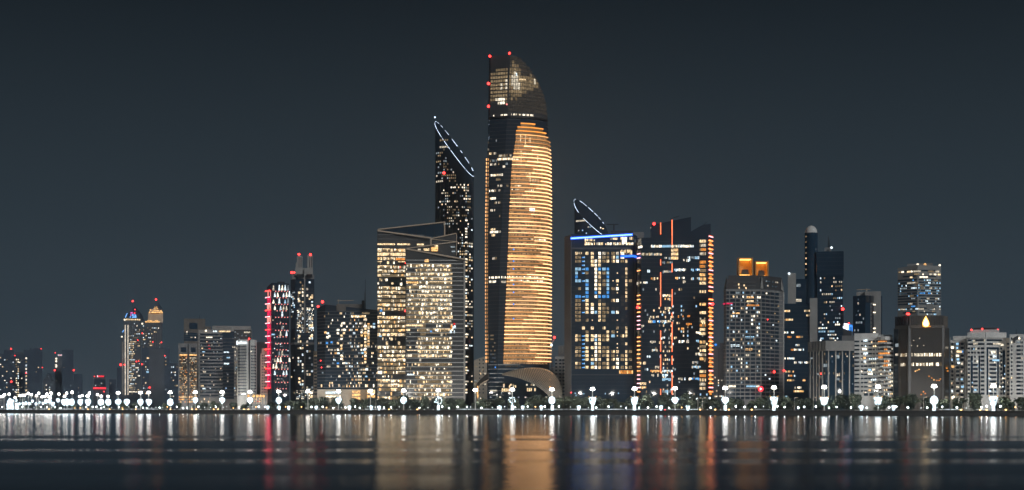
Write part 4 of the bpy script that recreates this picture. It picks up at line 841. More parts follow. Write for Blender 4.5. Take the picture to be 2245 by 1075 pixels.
mb = MB(); mb.loft([[(c[0] + rad * math.cos(2 * math.pi * i / 24), c[1] + rad * math.sin(2 * math.pi * i / 24), z) for i in range(24)] for z in (GZ - 1, b.z(511.5))]); b.part('wall', mb, 'blue_glass')
mb = MB(); mb.ball((c[0], c[1], b.z(511.5)), rad * .93, 24, 8, 0, 1.25, True); b.part('dome', mb, 'white_concrete'); b.mast(1778.3, 488, 495, .3, dy=0)
b.at = lambda px, z=None: (K(px) * Y, Y - math.sqrt(max(.1, rad ** 2 - (K(px) * Y - c[0]) ** 2)), 0)
for y in rng(518, 650, 12): b.win(1765, 1766.6, y, y + 3, rg.choice('ddw'), 0)
b.finish()
b = Bld('office_tower', 'dark square tower with scattered windows and antenna, right of the domed cylinder', 'tower', 'the dark square tower', 1430, front=(1791, 1848), depth=34)
b.body(606, 'blue_glass'); b.block('upper_floors', 1790.5, 1849, 551.5, 607, 'blue_glass', -1.2, 34); b.block('roof_plant', 1808, 1822, 543, 552, 'grey_concrete', 8, 8); b.mast(1816, 518, 545, .6, dy=10); b.mast(1818.5, 525, 545, .4, dy=10); b.beacon(1823, 543.3, 1.2, 'sign_white', 4, 'floodlight')
b.grid(1793, 1847, 553, 720, 4.1, 9, lambda u, v: .2, 'wmcdlmq', .6, .42, .3, .8); b.win(1785, 1791, 578, 600, 'o', .6); b.grid(1794, 1846, 708, 746, 4, 8, .3, 'clmW', .6, .45, .3)
b.bands(1791, 1849, rng(556, 744, 9), .4, 'slab_dim', 1.5); b.beacon(1847.5, 678, 2.0, dy=-3); b.mast(1848.5, 680, 715, .8, dy=-2); b.finish()
b = Bld('ribbed_office', 'dark glass office with heavy pale crown and vertical ribs', 'building', 'the pale-crowned office', 1250, verts=[(1772, 1274), (1810, 1250), (1873, 1252)], depth=32)
b.body(760, 'blue_glass'); SHORT[-1] = (1772, 1873, 1250, 'the pale-crowned office')
x0, y0 = b.pts[0]; mb = MB(); out = 1.2
pl = [P(1771.2, 1272.5), P(1810, 1248), P(1873.5, 1250)]; mb.prism(pl + b.back, b.z(769.5), b.z(747.5)); b.part('crown', mb, 'concrete')
b.ribs((1777.5, 1784.5, 1791, 1797, 1804, 1816, 1832, 1846.5, 1862), 769, 880, 2.4, 'pale_rib', .8); b.ribs((1777, 1784, 1791, 1797, 1804, 1816, 1831.5, 1846.5, 1861), 748.5, 769, .7, 'slab_dim', 1.6, 'groove')
for p, q, y, h_, mt in ((1833, 1840, 779, 7, 'q'), (1834, 1841, 819, 6, 'm'), (1834, 1840, 829, 5, 'q'), (1806, 1813, 798, 7, 'q'), (1823, 1825, 780, 3, 'm'), (1856, 1858, 780, 3, 'm'), (1778, 1783, 782, 4, 'q'), (1870, 1872, 781, 3, 'm'), (1793, 1796, 818, 4, 'q'), (1868, 1870, 841, 2, 'q'), (1849, 1851, 831, 3, 'n')): b.win(p, q, y, y + h_, mt, .3)
b.grid(1774, 1872, 772, 874, 3.3, 8.5, .1, 'nee', .6, .6); b.beacon(1800, 819.5, .9); b.beacon(1799, 746.5, .7, 'sign_white', 1, 'floodlight'); b.beacon(1831, 747, .6, 'W', 1, 'floodlight'); b.finish()

# ---- right-hand side
b = Bld('office_tower', 'narrow tower, half dark glass and half pale concrete, with rooftop crane', 'tower', 'the half-glass tower', 1500, verts=[(1870, 1508), (1897, 1500), (1934, 1506)], depth=30)
b.body([648, 648, 648], 'blue_glass'); b.block('concrete_core', 1896.5, 1931, 639, 905, 'concrete', -1.5, 20); b.block('rooftop_block', 1878, 1900, 640, 650, 'concrete', 6, 10)
for px in (1899.5, 1909, 1920.5): b.block('recess', px, px + 6.5, 649, 663, 'dark_stone', -1.9, 1)
b.block('recess', 1911.5, 1916, 668, 735, 'dark_stone', -1.8, 1)
for y in rng(668, 730, 8.6):
    for px in (1906.5, 1919.5): b.win(px, px + 2.2, y, y + 2.2, 'dark_glass', 2.2)
for px, y, w in ((1911.3, 667, 5), (1911.3, 684, 5), (1919.5, 667, 2.4), (1919.5, 710.5, 2.6), (1911.3, 719, 5), (1911.3, 727.5, 5)): b.win(px, px + w, y, y + 2.6, 'W', 2.6)
b.grid(1872, 1895, 652, 728, 3.6, 8.6, .18, 'qmn', .6, .5, .5); slash(b, 1878, 635.5, 1908, 635, .35, 'tan_metal', 'crane', 8); slash(b, 1900, 633, 1900, 641, .4, 'tan_metal', 'crane', 8); b.finish()
t = thing('billboard', P(1857, 1445) + (Z(738, 1445),), 'bright white and blue billboard on the roof beside the dark square tower', 'billboard')
Y = 1445; mb = MB(); mb.plate([pb(1846, Y, 708.5), pb(1860, Y, 710.5), pb(1860, Y, 724), pb(1846, Y, 718.5)][::-1], .6); tpart(t, 'screen', mb, 'screen')
mb = MB(); mb.plate([pb(1860.6, Y + .2, 711), pb(1869, Y + 3, 713), pb(1869, Y + 3, 727), pb(1860.6, Y + .2, 724)][::-1], .6); tpart(t, 'side_screen', mb, 'screen_blue')
mb = MB(); mb.box((K(1857) * (Y + 3), Y + 3, Z(733, Y)), (8, 3, 14)); tpart(t, 'support', mb, 'black_metal')
mb = MB(); mb.ball(pb(1861, Y - 1, 709), .8, 8, 5); tpart(t, 'aviation_light', mb, 'red_lamp')
b = far('office_block', 'dim concrete block under the billboard, behind the pale slab', 'the dim block', 1846, 1880, 736, 1380, 'grey_concrete', .02); b.finish()
b = Bld('apartment_block', 'pale slab with dark ribbon windows, left of the curved balconies', 'building', 'the pale slab', 1260, front=(1873, 1926), depth=26)
b.body(731, 'white_concrete'); rows = rng(747, 864, 9.05)
for y in rows:
    for p0, p1 in ((1873.5, 1884), (1887.5, 1892.5), (1894, 1902), (1903.5, 1912), (1913.5, 1918), (1921, 1925)): b.win(p0, p1, y, y + 3.5, 'dark_glass', .1)
b.grid(1887, 1926, 745.5, 865, 4.2, 9.05, .3, 'mWqcwm', .62, .36, .35)
for p0, p1, y, mt in ((1893, 1902, 745, 'c'), (1890, 1901, 764, 'W'), (1893, 1902, 773, 'c'), (1893, 1898, 783, 'A'), (1894, 1899, 791, 'c'), (1903, 1910, 809, 'l'), (1912, 1918, 809, 'W'), (1903, 1913, 818, 'W'), (1904, 1911, 836, 'm'), (1904, 1911, 845, 'm'), (1904, 1909, 854, 'A')): b.win(p0, p1, y, y + 4, mt, .3)
for px in (1894, 1906): b.win(px, px + 9, 862, 868, 'dark_glass', .3)
b.finish()
b = Bld('balcony_tower', 'pale apartment tower with rounded balconies, some glowing orange', 'building', 'the rounded balcony tower', 1250, verts=[(1924, 1254), (1930, 1249), (1941, 1246), (1951, 1249), (1958, 1256)], depth=24)
b.body(738, 'white_concrete'); b.block('rooftop_arch', 1927, 1955, 734, 741, 'white_concrete', 4, 12)
rows = rng(747, 868, 8.9); b.bands(1925, 1957.5, [y + 5.6 for y in rows], 3.6, 'white_concrete', 1.6, 'balcony', 1.4)
for y in rows: b.win(1925, 1957, y - 1, y + 4, 'grey_glass', .1, 'ribbon_window')
for p0, p1, y in ((1926, 1946, 748.5), (1939, 1946, 765.5), (1927, 1951, 774), (1927, 1936, 782), (1939, 1950, 791), (1938, 1949, 800)):
    for i in range(int((p1 - p0) / 3)): b.win(p0 + 3 * i, p0 + 3 * i + 2.4, y - .6, y + 4, 'o', .35)
b.grid(1926, 1957, 800, 868, 4, 8.9, .5, 'mWdcwm', .6, .45); b.grid(1946, 1957, 760, 868, 4, 8.9, .5, 'mW', .6, .45); b.grid(1926, 1940, 762, 770, 4, 8, .7, 'mc', .6, .5); b.finish()
b = Bld('office_tower', 'distant banded tower with bluish windows above the flame-emblem office', 'tower', 'the distant banded tower', 1560, verts=[(1968, 1572), (2012, 1558), (2063, 1564)], depth=34)
b.body([586, 581, 583], 'concrete'); b.block('roof', 1990, 2044, 578, 585, 'slab_grey', 6, 18)
rows = rng(612, 668, 5.9)
for y in rows: b.win(1968.5, 2010, y, y + 2.9, 'blue_glass', .1, 'ribbon_window'); b.win(2014, 2062.5, y, y + 2.9, 'blue_glass', .1, 'ribbon_window')
for y in (592, 604, 674.5, 684): b.win(1980, 2008, y, y + 3, 'blue_glass', .1, 'ribbon_window'); b.win(2016, 2052, y, y + 3, 'blue_glass', .1, 'ribbon_window')
b.block('panel', 2024, 2046, 666, 678, 'concrete', -1, 1)
b.grid(1970, 2062, 611.5, 692, 3.1, 5.9, lambda u, v: .3 if v < .75 else .18, 'lbcmlqdn', .7, .5, .45, .8); b.grid(1970, 2062, 592, 611, 3.1, 6.3, lambda u, v: .55 if v < .4 else .2, 'Wwmd', .75, .55, .55)
for px, py in ((2012, 580), (2060, 582)): b.beacon(px, py, 1.2, 'W', 2, 'floodlight')
b.beacon(2028, 580.5, 1.5, 'A', 2, 'floodlight'); b.finish()
b = Bld('emblem_office', 'brown stone office block with a glowing amber flame emblem near its top', 'building', 'the flame-emblem office', 1230, verts=[(1959.5, 1250), (1973, 1242), (1993, 1230), (1999, 1230), (2068, 1230), (2081, 1242)], depth=36)
b.body(718, 'brown_stone'); mb = MB(); pl = [P(1962, 1247), P(1994, 1229), P(2066, 1229), P(2078, 1241)]; mb.prism(pl + b.back, b.z(720), b.z(692)); b.part('crown', mb, 'brown_stone')
b.ribs(rng(1967, 1994, 3.6) + rng(1998, 2068, 3.6), 693, 713, .9, 'dark_stone', 1.6, 'groove')
b.win(1998.5, 2065.5, 716, 880, 'warm_glass', .25, 'glass_front'); b.win(1961, 1970, 720, 880, 'dark_glass', .15, 'glass_front'); b.win(1976, 1988, 718, 880, 'warm_glass', .2, 'glass_front'); b.win(2071, 2080, 720, 880, 'warm_glass', .15, 'glass_front')
b.ribs((1993.5, 2067), 714, 880, 4.6, 'grey_concrete', 1.0); b.ribs((1972.5,), 714, 880, 3.4, 'brown_stone', .8); b.ribs(rng(2003, 2064, 5.1), 718, 878, .45, 'dark_stone', .5, 'mullion')
b.bands(1999, 2065.5, rng(722, 876, 5.3), .4, 'dark_stone', .45)
for y in (774.5, 795.5):
    for i in range(34):
        px = 1976 + 2.75 * i
        if 1988 < px < 1996 or (y > 780 and px > 2062) or px > 2070: continue
        if rg.random() < .9: b.win(px, px + 2.1, y + rg.choice((0, 0, 1)), y + 7, rg.choice('mmWmd'), .6)
b.win(1964, 1970, 774, 779, 'm', .5); b.win(1964, 1971, 752, 759, 'q', .5); b.grid(2000, 2064, 806, 872, 3, 4.5, .12, 'qnemd', .5, .5)
for p, y in ((2005, 813), (2009, 811), (2013, 809), (2035, 824), (2041, 828), (2046, 832), (2052, 833), (2057, 833), (2060, 830), (2018, 864), (2023, 858), (2027, 862), (2075, 812), (2073, 806)): b.win(p, p + 2.6, y, y + 2.6, rg.choice('oAo'), .6)
for p, y in ((2015, 741), (2024, 757), (1997, 757), (2002, 746), (2010, 758)): b.win(p, p + 1.8, y, y + 1.8, 'm', .6)
def drop(w, h_, dy):
    pts = []
    for i in range(24):
        t = 2 * math.pi * i / 24; r_ = math.sin(t / 2) ** 1.6
        pts.append((math.sin(t) * r_ * w, -math.cos(t) * 1.0)) if False else pts.append((w * math.sin(t) * math.sin(t / 2) ** 1.5, h_ * math.cos(t)))
    Y = 1227.5 - dy; return [(K(2030) * Y + x, Y, Z(705, Y) + z) for x, z in pts]
mb = MB(); mb.plate(drop(3.9, 4.6, 0), .5); em = b.part('emblem', mb, 'flame')
mb = MB(); mb.plate([(p[0], p[1], p[2] - .5) for p in drop(2.7, 3.3, .5)], .3); link('emblem_core', mb.mesh('emblem_core', 'flame_core', b.base), em)
b.strip(2021, 2039, 715, 717.5, 'o', 2.2, 'ledge_light'); b.beacon(1989, 688.5, 1.3, dy=-1); b.beacon(1992.5, 688.5, 1.3, dy=-1); b.mast(1990.5, 686, 692, .3, dy=2); b.finish()
def pale(name, label, short, p0, p1, top, Y, cols, y0, dy, hh, lit, mat='white_concrete', depth=26):
    b = Bld(name, label, 'building', short, Y, front=(p0, p1), depth=depth); b.body(top, mat)
    for y in rng(y0, 866, dy):
        for a, c in cols:
            b.win(a, c, y, y + hh, 'dark_glass', .1)
            if b.rnd.random() < lit: w = b.rnd.uniform(.4, 1) * (c - a); b.win(a + .3, a + w, y + .3, y + hh - .2, b.rnd.choice('mWclqmwd'), .3)
    return b
b = pale('apartment_block', 'narrow pale block with square windows and bluish lights, right of the flame-emblem office', 'the narrow pale block', 2083, 2122, 746, 1240, [(2085.5, 2090.5), (2096, 2103), (2106, 2113)], 752, 8.6, 5, .24)
b.block('rooftop_block', 2090, 2121, 737, 747, 'white_concrete', -.5); b.ribs((2083.8,), 740, 880, 1.6, 'pale_rib', .7); b.ribs((2093.5, 2104.5, 2115, 2119.5), 751, 880, 1.0, 'dark_stone', .4, 'recess'); b.ribs((2121.3,), 738, 880, 2.2, 'dark_stone', .4, 'recess')
for p0, y, mt in ((2096, 752, 'l'), (2097, 786, 'l'), (2099, 794, 'c'), (2107, 846, 'l'), (2106, 769, 'b'), (2085, 760, 'W'), (2086, 802, 'A'), (2097, 769, 'w'), (2103, 769, 'w')): b.win(p0, p0 + 6, y, y + 4.6, mt, .4)
b.beacon(2090, 872, 1.5, 'W', -2, 'lamp'); b.finish()
b = Bld('apartment_tower', 'broad white tower with dark arch-like recesses and a round roof drum', 'building', 'the drum-topped white tower', 1200, verts=[(2121, 1204), (2160, 1200), (2205, 1204)], depth=34)
b.body([732, 732, 732], 'white_concrete'); b.strip(2121, 2205, 729, 741, 'white_concrete', .6, 'parapet', 1); b.block('roof_drum', 2129, 2189, 723, 733, 'white_concrete', 4, 16); b.block('roof_plant', 2136, 2184, 719, 724, 'dark_stone', 6, 10)
for y in (744, 752.5): b.win(2122, 2158, y, y + 4, 'dark_glass', .1, 'ribbon_window'); b.win(2163, 2196, y, y + 4, 'dark_glass', .1, 'ribbon_window')
for p0, p1, y0, y1 in ((2128, 2133, 780, 866), (2145.5, 2149, 780, 866), (2163, 2166.5, 762, 866), (2186, 2189.5, 762, 850), (2163, 2189, 761.5, 765.5), (2198, 2203, 768, 866)): b.win(p0, p1, y0, y1, 'blue_glass', .12, 'recess')
for y in rng(762, 864, 9):
    for p0, p1 in ((2122, 2126.5), (2136 if y < 790 else 2133.5, 2139 if y < 790 else 2143.5), (2150.5, 2158), (2169, 2184), (2193, 2196.5)): b.win(p0, p1, y, y + 4.4, 'dark_glass', .22)
    if y < 775:
        for p0 in (2129, 2143): b.win(p0, p0 + 5, y, y + 4.4, 'dark_glass', .22)
b.grid(2167, 2185, 770, 862, 3.2, 9, .38, 'mWcqm', .65, .4, .4); b.grid(2122, 2160, 742, 862, 4, 9, .09, 'mqWlw', .6, .35); b.grid(2190, 2204, 742, 862, 4, 9, .3, 'mWclw', .6, .35)
for p, q, y, mt in ((2177, 2197, 752, 'm'), (2172, 2182, 770.5, 'W'), (2176, 2184, 779.5, 'c'), (2175, 2190, 788, 'l'), (2135, 2141, 853, 'l'), (2133, 2138, 745.5, 'm'), (2134, 2143, 752, 'm')): b.win(p, q, y, y + 4, mt, .4)
b.strip(2121, 2160, 865.5, 869, 'white_concrete', .8, 'floor_band', 1); b.win(2127, 2146, 870, 878, 'blue_glass', .2)
for px in (2130, 2153.5, 2188): b.beacon(px, 723.5 if px != 2153.5 else 721.5, 1.0, dy=2)
b.finish()
b = pale('apartment_block', 'slim beige block between the drum-topped tower and the gabled apartment block', 'the slim beige block', 2199, 2216, 741, 1290, [(2208, 2213)], 752, 8.5, 4, .05, 'beige_concrete'); b.finish()
b = pale('apartment_block', 'pale apartment block with house-shaped top recess at the right edge', 'the gabled apartment block', 2213.5, 2262, 733, 1190, [(2216.5, 2219.5), (2228.5, 2238), (2239.5, 2242.5), (2250, 2256)], 740, 8.65, 4.2, .14)
Y = b.at(2230)[1] - .25; mb = MB(); mb.plate([(K(p) * Y, Y, Z(q, Y)) for p, q in ((2222, 752), (2226, 752), (2226, 748), (2232, 744), (2238, 748), (2238, 752), (2242, 752), (2242, 741), (2232, 735.5), (2222, 741))], .3); b.part('gable_recess', mb, 'dark_stone'); b.win(2233, 2236.5, 740, 744, 'W', .6); b.mast(2228, 722, 734, .25, dy=6)
b.finish()
HAZE = 1.3e-4
SWELL_LO, SWELL_HI = .46, .66
# ================================================================== GROUND, WATER, SKY
def line(px, off=0): Y = Yp(px) + off; return K(px) * Y, Y
def nearest_phrase(px):
    best = None
    for a, c, Y, s in SHORT:
        if a <= px <= c and (best is None or Y < best[0]): best = (Y, s)
    if best is None:
        best = min(((min(abs(a - px), abs(c - px)), s) for a, c, Y, s in SHORT))
    return best[1]
PENDING = []
def pend(o, px, base): PENDING.append((o, px, base, nearest_phrase(px)))
def settle():
    groups = {}
    for t in PENDING: groups.setdefault((t[2], t[3]), []).append(t)
    for (base, ph), L in groups.items():
        L.sort(key=lambda t: t[1])
        for i, t in enumerate(L):
            t[0]['label'] = f'{base} before {ph}' + ('' if len(L) == 1 else f', {i + 1} of {len(L)} from left')
PXS = [2700 - 60 * i for i in range(55)]
front = [line(p, -26) for p in PXS]
mb = MB(); n = len(front)
mb.add([(x, y, GZ) for x, y in front] + [(-3200, 3200, GZ), (-3200, 5200, GZ), (3200, 5200, GZ), (3200, 1200, GZ)], [tuple(range(n + 4))[::-1]])
tag(link('ground', mb.mesh('ground', 'earth')), kind='structure')
mb = MB()
for (p, q) in zip(PXS, PXS[1:]):
    a, c, d, e = line(p, -24), line(q, -24), line(q, -2), line(p, -2); mb.add([(*t, GZ + .06) for t in (a, c, d, e)], [(0, 1, 2, 3)])
tag(link('promenade', mb.mesh('promenade', 'paving')), kind='structure')
mb = MB()
for (p, q) in zip(PXS, PXS[1:]):
    a, c, d, e = line(p, 3), line(q, 3), line(q, 24), line(p, 24); mb.add([(*t, GZ + .05) for t in (a, c, d, e)], [(0, 1, 2, 3)])
tag(link('road', mb.mesh('road', 'dark_stone')), kind='structure')
o = thing('sea_wall', (*line(1122, -26), 0), 'long low dark stone sea wall along the waterline under the promenade', 'sea wall')
mb = MB(); ring_ = lambda p: [(*line(p, -30), -2), (*line(p, -26.4), 2.2), (*line(p, -26.4), GZ + .7), (*line(p, -25.6), GZ + .7), (*line(p, -25.6), -2)]
mb.loft([ring_(p) for p in PXS]); link('wall', mb.mesh('wall', 'seawall_stone', tuple(o.location)), o)
o = thing('promenade_railing', (*line(1122, -23), GZ), 'long promenade railing with a broken thread of white light, above the sea wall', 'railing')
mb = MB()
for (p, q) in zip(PXS, PXS[1:]):
    for z in (GZ + 1.0, GZ + 1.5): mb.tube((*line(p, -23), z), (*line(q, -23), z), .07, .07, 4)
link('rail', mb.mesh('rail', 'steel', tuple(o.location)), o)
mb = MB()
for i in range(430):
    px = 2280 - 5.4 * i; x, y = line(px, -23); mb.box((x, y, GZ + .75), (.14, .14, 1.5))
link('baluster', mb.mesh('baluster', 'steel', tuple(o.location)), o)
rw = random.Random(11)
for p0, p1 in ((0, 70), (75, 108), (128, 168), (178, 240), (262, 305), (320, 345), (540, 560), (680, 702), (800, 845), (1000, 1100), (1100, 1180), (1180, 1240), (1240, 1300), (1302, 1392), (1395, 1445), (1450, 1530), (1655, 1700), (2060, 2110), (2140, 2175)):
    mb = MB(); px = p0
    while px < p1:
        q = min(p1, px + rw.uniform(4, 14)); mb.tube((*line(px, -23.2), GZ + 1.62), (*line(q, -23.2), GZ + 1.62), .2, .2, 4); px = q + rw.choice((0, 0, .6, 2))
    link('light_strip', mb.mesh('light_strip', 'rail_light', tuple(o.location)), o)

# water: long slow swells seen at a grazing angle
m, nt, out = nodes('sea_water')
n1 = noise(nt, 1, .4, mult=(.00012, .0235, 1)); n2 = noise(nt, 1, 3, mult=(.0012, .10, 1)); n3 = noise(nt, 1, 2, mult=(.7, .3, 1)); n4 = noise(nt, 1, 2, mult=(.0006, .045, 1))
cb = nt.nodes.new('ShaderNodeCombineXYZ'); cb.inputs[2].default_value = 1
def step(v, lo, hi, a, b):
    n = nt.nodes.new('ShaderNodeMapRange'); n.interpolation_type = 'SMOOTHSTEP'; nt.links.new(v, n.inputs[0])
    for k, q in zip(('From Min', 'From Max', 'To Min', 'To Max'), (lo, hi, a, b)): n.inputs[k].default_value = q
    return n.outputs[0]
# a breezy strip along the far shore; towards the viewer a swell whose faces lean this way, with smooth troughs between them
pos = nt.nodes.new('ShaderNodeSeparateXYZ'); nt.links.new(nt.nodes.new('ShaderNodeNewGeometry').outputs['Position'], pos.inputs[0])
near = step(math_node(nt, 'MULTIPLY_ADD', n1, 60, pos.outputs[1]), 290, 370, 1, 0)
swell = math_node(nt, 'MULTIPLY', near, step(n1, SWELL_LO, SWELL_HI, -.040, .012))
far_ = math_node(nt, 'MULTIPLY', math_node(nt, 'SUBTRACT', 1, near), step(n4, .57, .66, 0, .009))
nt.links.new(math_node(nt, 'ADD', math_node(nt, 'ADD', swell, far_), math_node(nt, 'MULTIPLY_ADD', n2, .008, -.004)), cb.inputs[1])
nt.links.new(math_node(nt, 'MULTIPLY_ADD', n3, .06, -.03), cb.inputs[0])
nm = nt.nodes.new('ShaderNodeVectorMath'); nm.operation = 'NORMALIZE'; nt.links.new(cb.outputs[0], nm.inputs[0])
fr = nt.nodes.new('ShaderNodeFresnel'); fr.inputs['IOR'].default_value = 1.33
pw = math_node(nt, 'POWER', fr.outputs[0], 3.0)            # small unseen wavelets tilt the water towards the viewer and cost reflectance
tint = nt.nodes.new('ShaderNodeVectorMath'); tint.operation = 'SCALE'; tint.inputs[0].default_value = (.92, .92, .93); nt.links.new(pw, tint.inputs['Scale'])
g = nt.nodes.new('ShaderNodeBsdfGlossy'); g.distribution = 'BECKMANN'; nt.links.new(tint.outputs[0], g.inputs['Color']); nt.links.new(nm.outputs[0], g.inputs['Normal'])
nt.links.new(math_node(nt, 'MULTIPLY_ADD', near, .01, .138), g.inputs['Roughness'])
df = nt.nodes.new('ShaderNodeBsdfDiffuse'); df.inputs[0].default_value = (.004, .008, .014, 1)
ad_ = nt.nodes.new('ShaderNodeAddShader'); nt.links.new(g.outputs[0], ad_.inputs[0]); nt.links.new(df.outputs[0], ad_.inputs[1]); nt.links.new(ad_.outputs[0], out.inputs[0])
mb = MB(); mb.add([(-3200, -300, 0), (3200, -300, 0), (3200, 5200, 0), (-3200, 5200, 0)], [(0, 1, 2, 3)])
tag(link('water', mb.mesh('water', 'sea_water')), kind='structure')

# ------------------------------------------------------------------ lamp masts
def ring_lamp():
    hd, lt = MB(), MB(); hd.loft([[(r_ * math.cos(2 * math.pi * i / 12), r_ * math.sin(2 * math.pi * i / 12), z) for i in range(12)] for r_, z in ((.3, 17.9), (.9, 18.6), (.9, 19.6), (.3, 20.6))])
    for i in range(8):
        a = 2 * math.pi * i / 8; lt.ball((1.5 * math.cos(a), 1.5 * math.sin(a), 18.5), .6, 8, 5); lt.ball((1.0 * math.cos(a + .4), 1.0 * math.sin(a + .4), 19.7), .55, 8, 5)
    return hd.mesh('lamp_head', 'steel'), lt.mesh('floodlamp', 'floodlamp')
pm = MB(); pm.tube((0, 0, 0), (0, 0, 18.4), .5, .32, 8); pm.tube((0, 0, 0), (0, 0, .8), .7, .6, 8); POLE = pm.mesh('pole', 'white_paint'); HEAD, FLOOD = ring_lamp()
AL = None
ANG = math.atan2(.556, -.831)
def inland_light(px, y, loc):
    global AL
    if AL is None:
        AL = bpy.data.lights.new('floodlight', 'AREA'); AL.shape = 'RECTANGLE'; AL.size = 3; AL.size_y = 1.2; AL.energy = LAMP_W; AL.color = (1, .95, .88); AL.spread = R(150)
    lo = bpy.data.objects.new('floodlight', AL); COL.objects.link(lo); return lo
LAMP_W = 12000
RIGHT = [2290, 2178, 2048, 1925, 1807, 1697, 1590, 1480, 1391, 1299, 1210, 1123, 1042, 961, 885, 812, 742, 675, 611, 548, 487, 428, 373, 326, 308, 259]
LEFTL = [237, 222, 214, 196, 191, 180, 175, 158, 146, 141, 129, 112, 108, 103, 98, 92, 85, 80, 69, 62, 54, 50, 44, 33, 20, 10, 7, 2]
rl = random.Random(4)
for i, px in enumerate(RIGHT + LEFTL):
    off = 0 if px > 250 else rl.uniform(-4, 60)
    x, y = line(px, off); t = thing('lamp_mast', (x, y, GZ), None, 'lamp mast', 'tall floodlight masts along the corniche')
    pend(t, px, 'tall white-lit lamp mast')
    link('pole', POLE, t); h = link('lamp_head', HEAD, t); link('floodlamp', FLOOD, h)
    if px < 250: t.scale = (.62, .62, rl.uniform(.78, 1.08))
    if i < len(RIGHT) or i % 3 == 0:
        lo = inland_light(px, y, None); lo.parent = t; lo.location = (0, .6, 17.9)
        d = Vector((.556, .831, -.22)); lo.rotation_euler = d.to_track_quat('-Z', 'Y').to_euler()
# illuminated figures hung on the masts
def face(kind):
    mb, eye = MB(), MB()
    if kind == 'face': pts = [(-1.2, -4.4), (-2.4, -3.2), (-2.7, -1), (-3.2, .6), (-3.6, 2.2), (-2.9, 2.6), (-2.4, 3.2), (-1, 3.0), (0, 3.2), (1, 3.0), (2.4, 3.2), (2.9, 2.6), (3.6, 2.2), (3.2, .6), (2.7, -1), (2.4, -3.2), (1.2, -4.4)]
    elif kind == 'round': pts = [(3.3 * math.cos(2 * math.pi * i / 18), 3.7 * math.sin(2 * math.pi * i / 18)) for i in range(18)]
    else: pts = [(0, -4), (-1.5, -2.6), (-2.9, -.6), (-3.2, 1.4), (-2.2, 2.9), (0, 3.4), (2.2, 2.9), (3.2, 1.4), (2.9, -.6), (1.5, -2.6)]
    mb.plate([(x, 0, z) for x, z in pts], .5)
    for s in (-1, 1): eye.plate([(s * 1.35 + .42 * math.cos(a), -.12, .9 + .5 * math.sin(a)) for a in [2 * math.pi * i / 10 for i in range(10)]], .1)
    return mb.mesh('panel', 'lantern'), eye.mesh('eye', 'black_metal')
em_ = MB()
for s in (-1, 1): em_.plate([(s * 2.5, -.1, 3.1), (s * 3.3, -.1, 2.7), (s * 4.0, -.1, 4.4)], .3)
EAR = em_.mesh('horn', 'ear_light')
KINDS_ = {k: face(k) for k in ('face', 'round', 'shield')}
DECOR = {2178: 'face', 2048: 'round', 1925: 'face', 1807: 'face', 1697: 'face', 1590: 'shield', 1480: 'shield', 1391: 'face', 1299: 'face', 1210: 'round', 885: 'round', 742: 'shield', 611: 'round', 548: 'shield', 487: 'shield', 428: 'shield', 373: 'round', 326: 'shield', 308: 'shield', 278: 'shield', 259: 'shield', 237: 'round', 221: 'round', 193: 'shield', 176: 'shield', 157: 'round', 147: 'round', 140: 'shield', 127: 'round'}
for px in (116, 109, 101, 94, 87, 79, 71, 64, 57, 50, 43, 35, 27, 20): DECOR[px] = rl.choice(('round', 'shield'))
NAMES_ = {'face': 'white illuminated horned face panel', 'round': 'round white illuminated panel', 'shield': 'white illuminated shield panel'}
for px, k in DECOR.items():
    x, y = line(px, -1.2 if px > 250 else rl.uniform(-5, 40)); zc = Z(878 if px > 400 else 882, y)
    t = thing('light_decoration', (x, y, zc), None, 'light decoration', 'illuminated figures hung on the lamp masts'); pend(t, px, NAMES_[k])
    link('panel', KINDS_[k][0], t)
    if k == 'face': link('horn', EAR, t)
    if k == 'face' and px in (1391, 1299, 1697, 2178): link('eye', KINDS_[k][1], t)
    if px in (1925, 1807, 1590, 1480): t.scale = (.9, 1, .8)
    if 400 < px and t.scale[0] == 1: t.scale = (.88, 1, .88)
    if px < 130: t.scale = (rl.uniform(.4, .7),) * 3; t.location.z += rl.uniform(-2.2, 2.2)
# scribble and ring shaped strings of lamps
for px in (1123, 961):
    x, y = line(px, -1.2); t = thing('light_decoration', (x, y, Z(878, y)), None, 'light decoration', 'illuminated figures hung on the lamp masts'); pend(t, px, 'ragged bluish string of lights')
    mb = MB()
    for i in range(16):
        a = 2 * math.pi * i / 16; mb.ball((2.7 * math.cos(a) + rl.uniform(-.7, .7), 0, 2.6 * math.sin(a) + rl.uniform(-.7, .7)), .5, 6, 4)
    link('bulb', mb.mesh('bulb', 'lantern'), t)
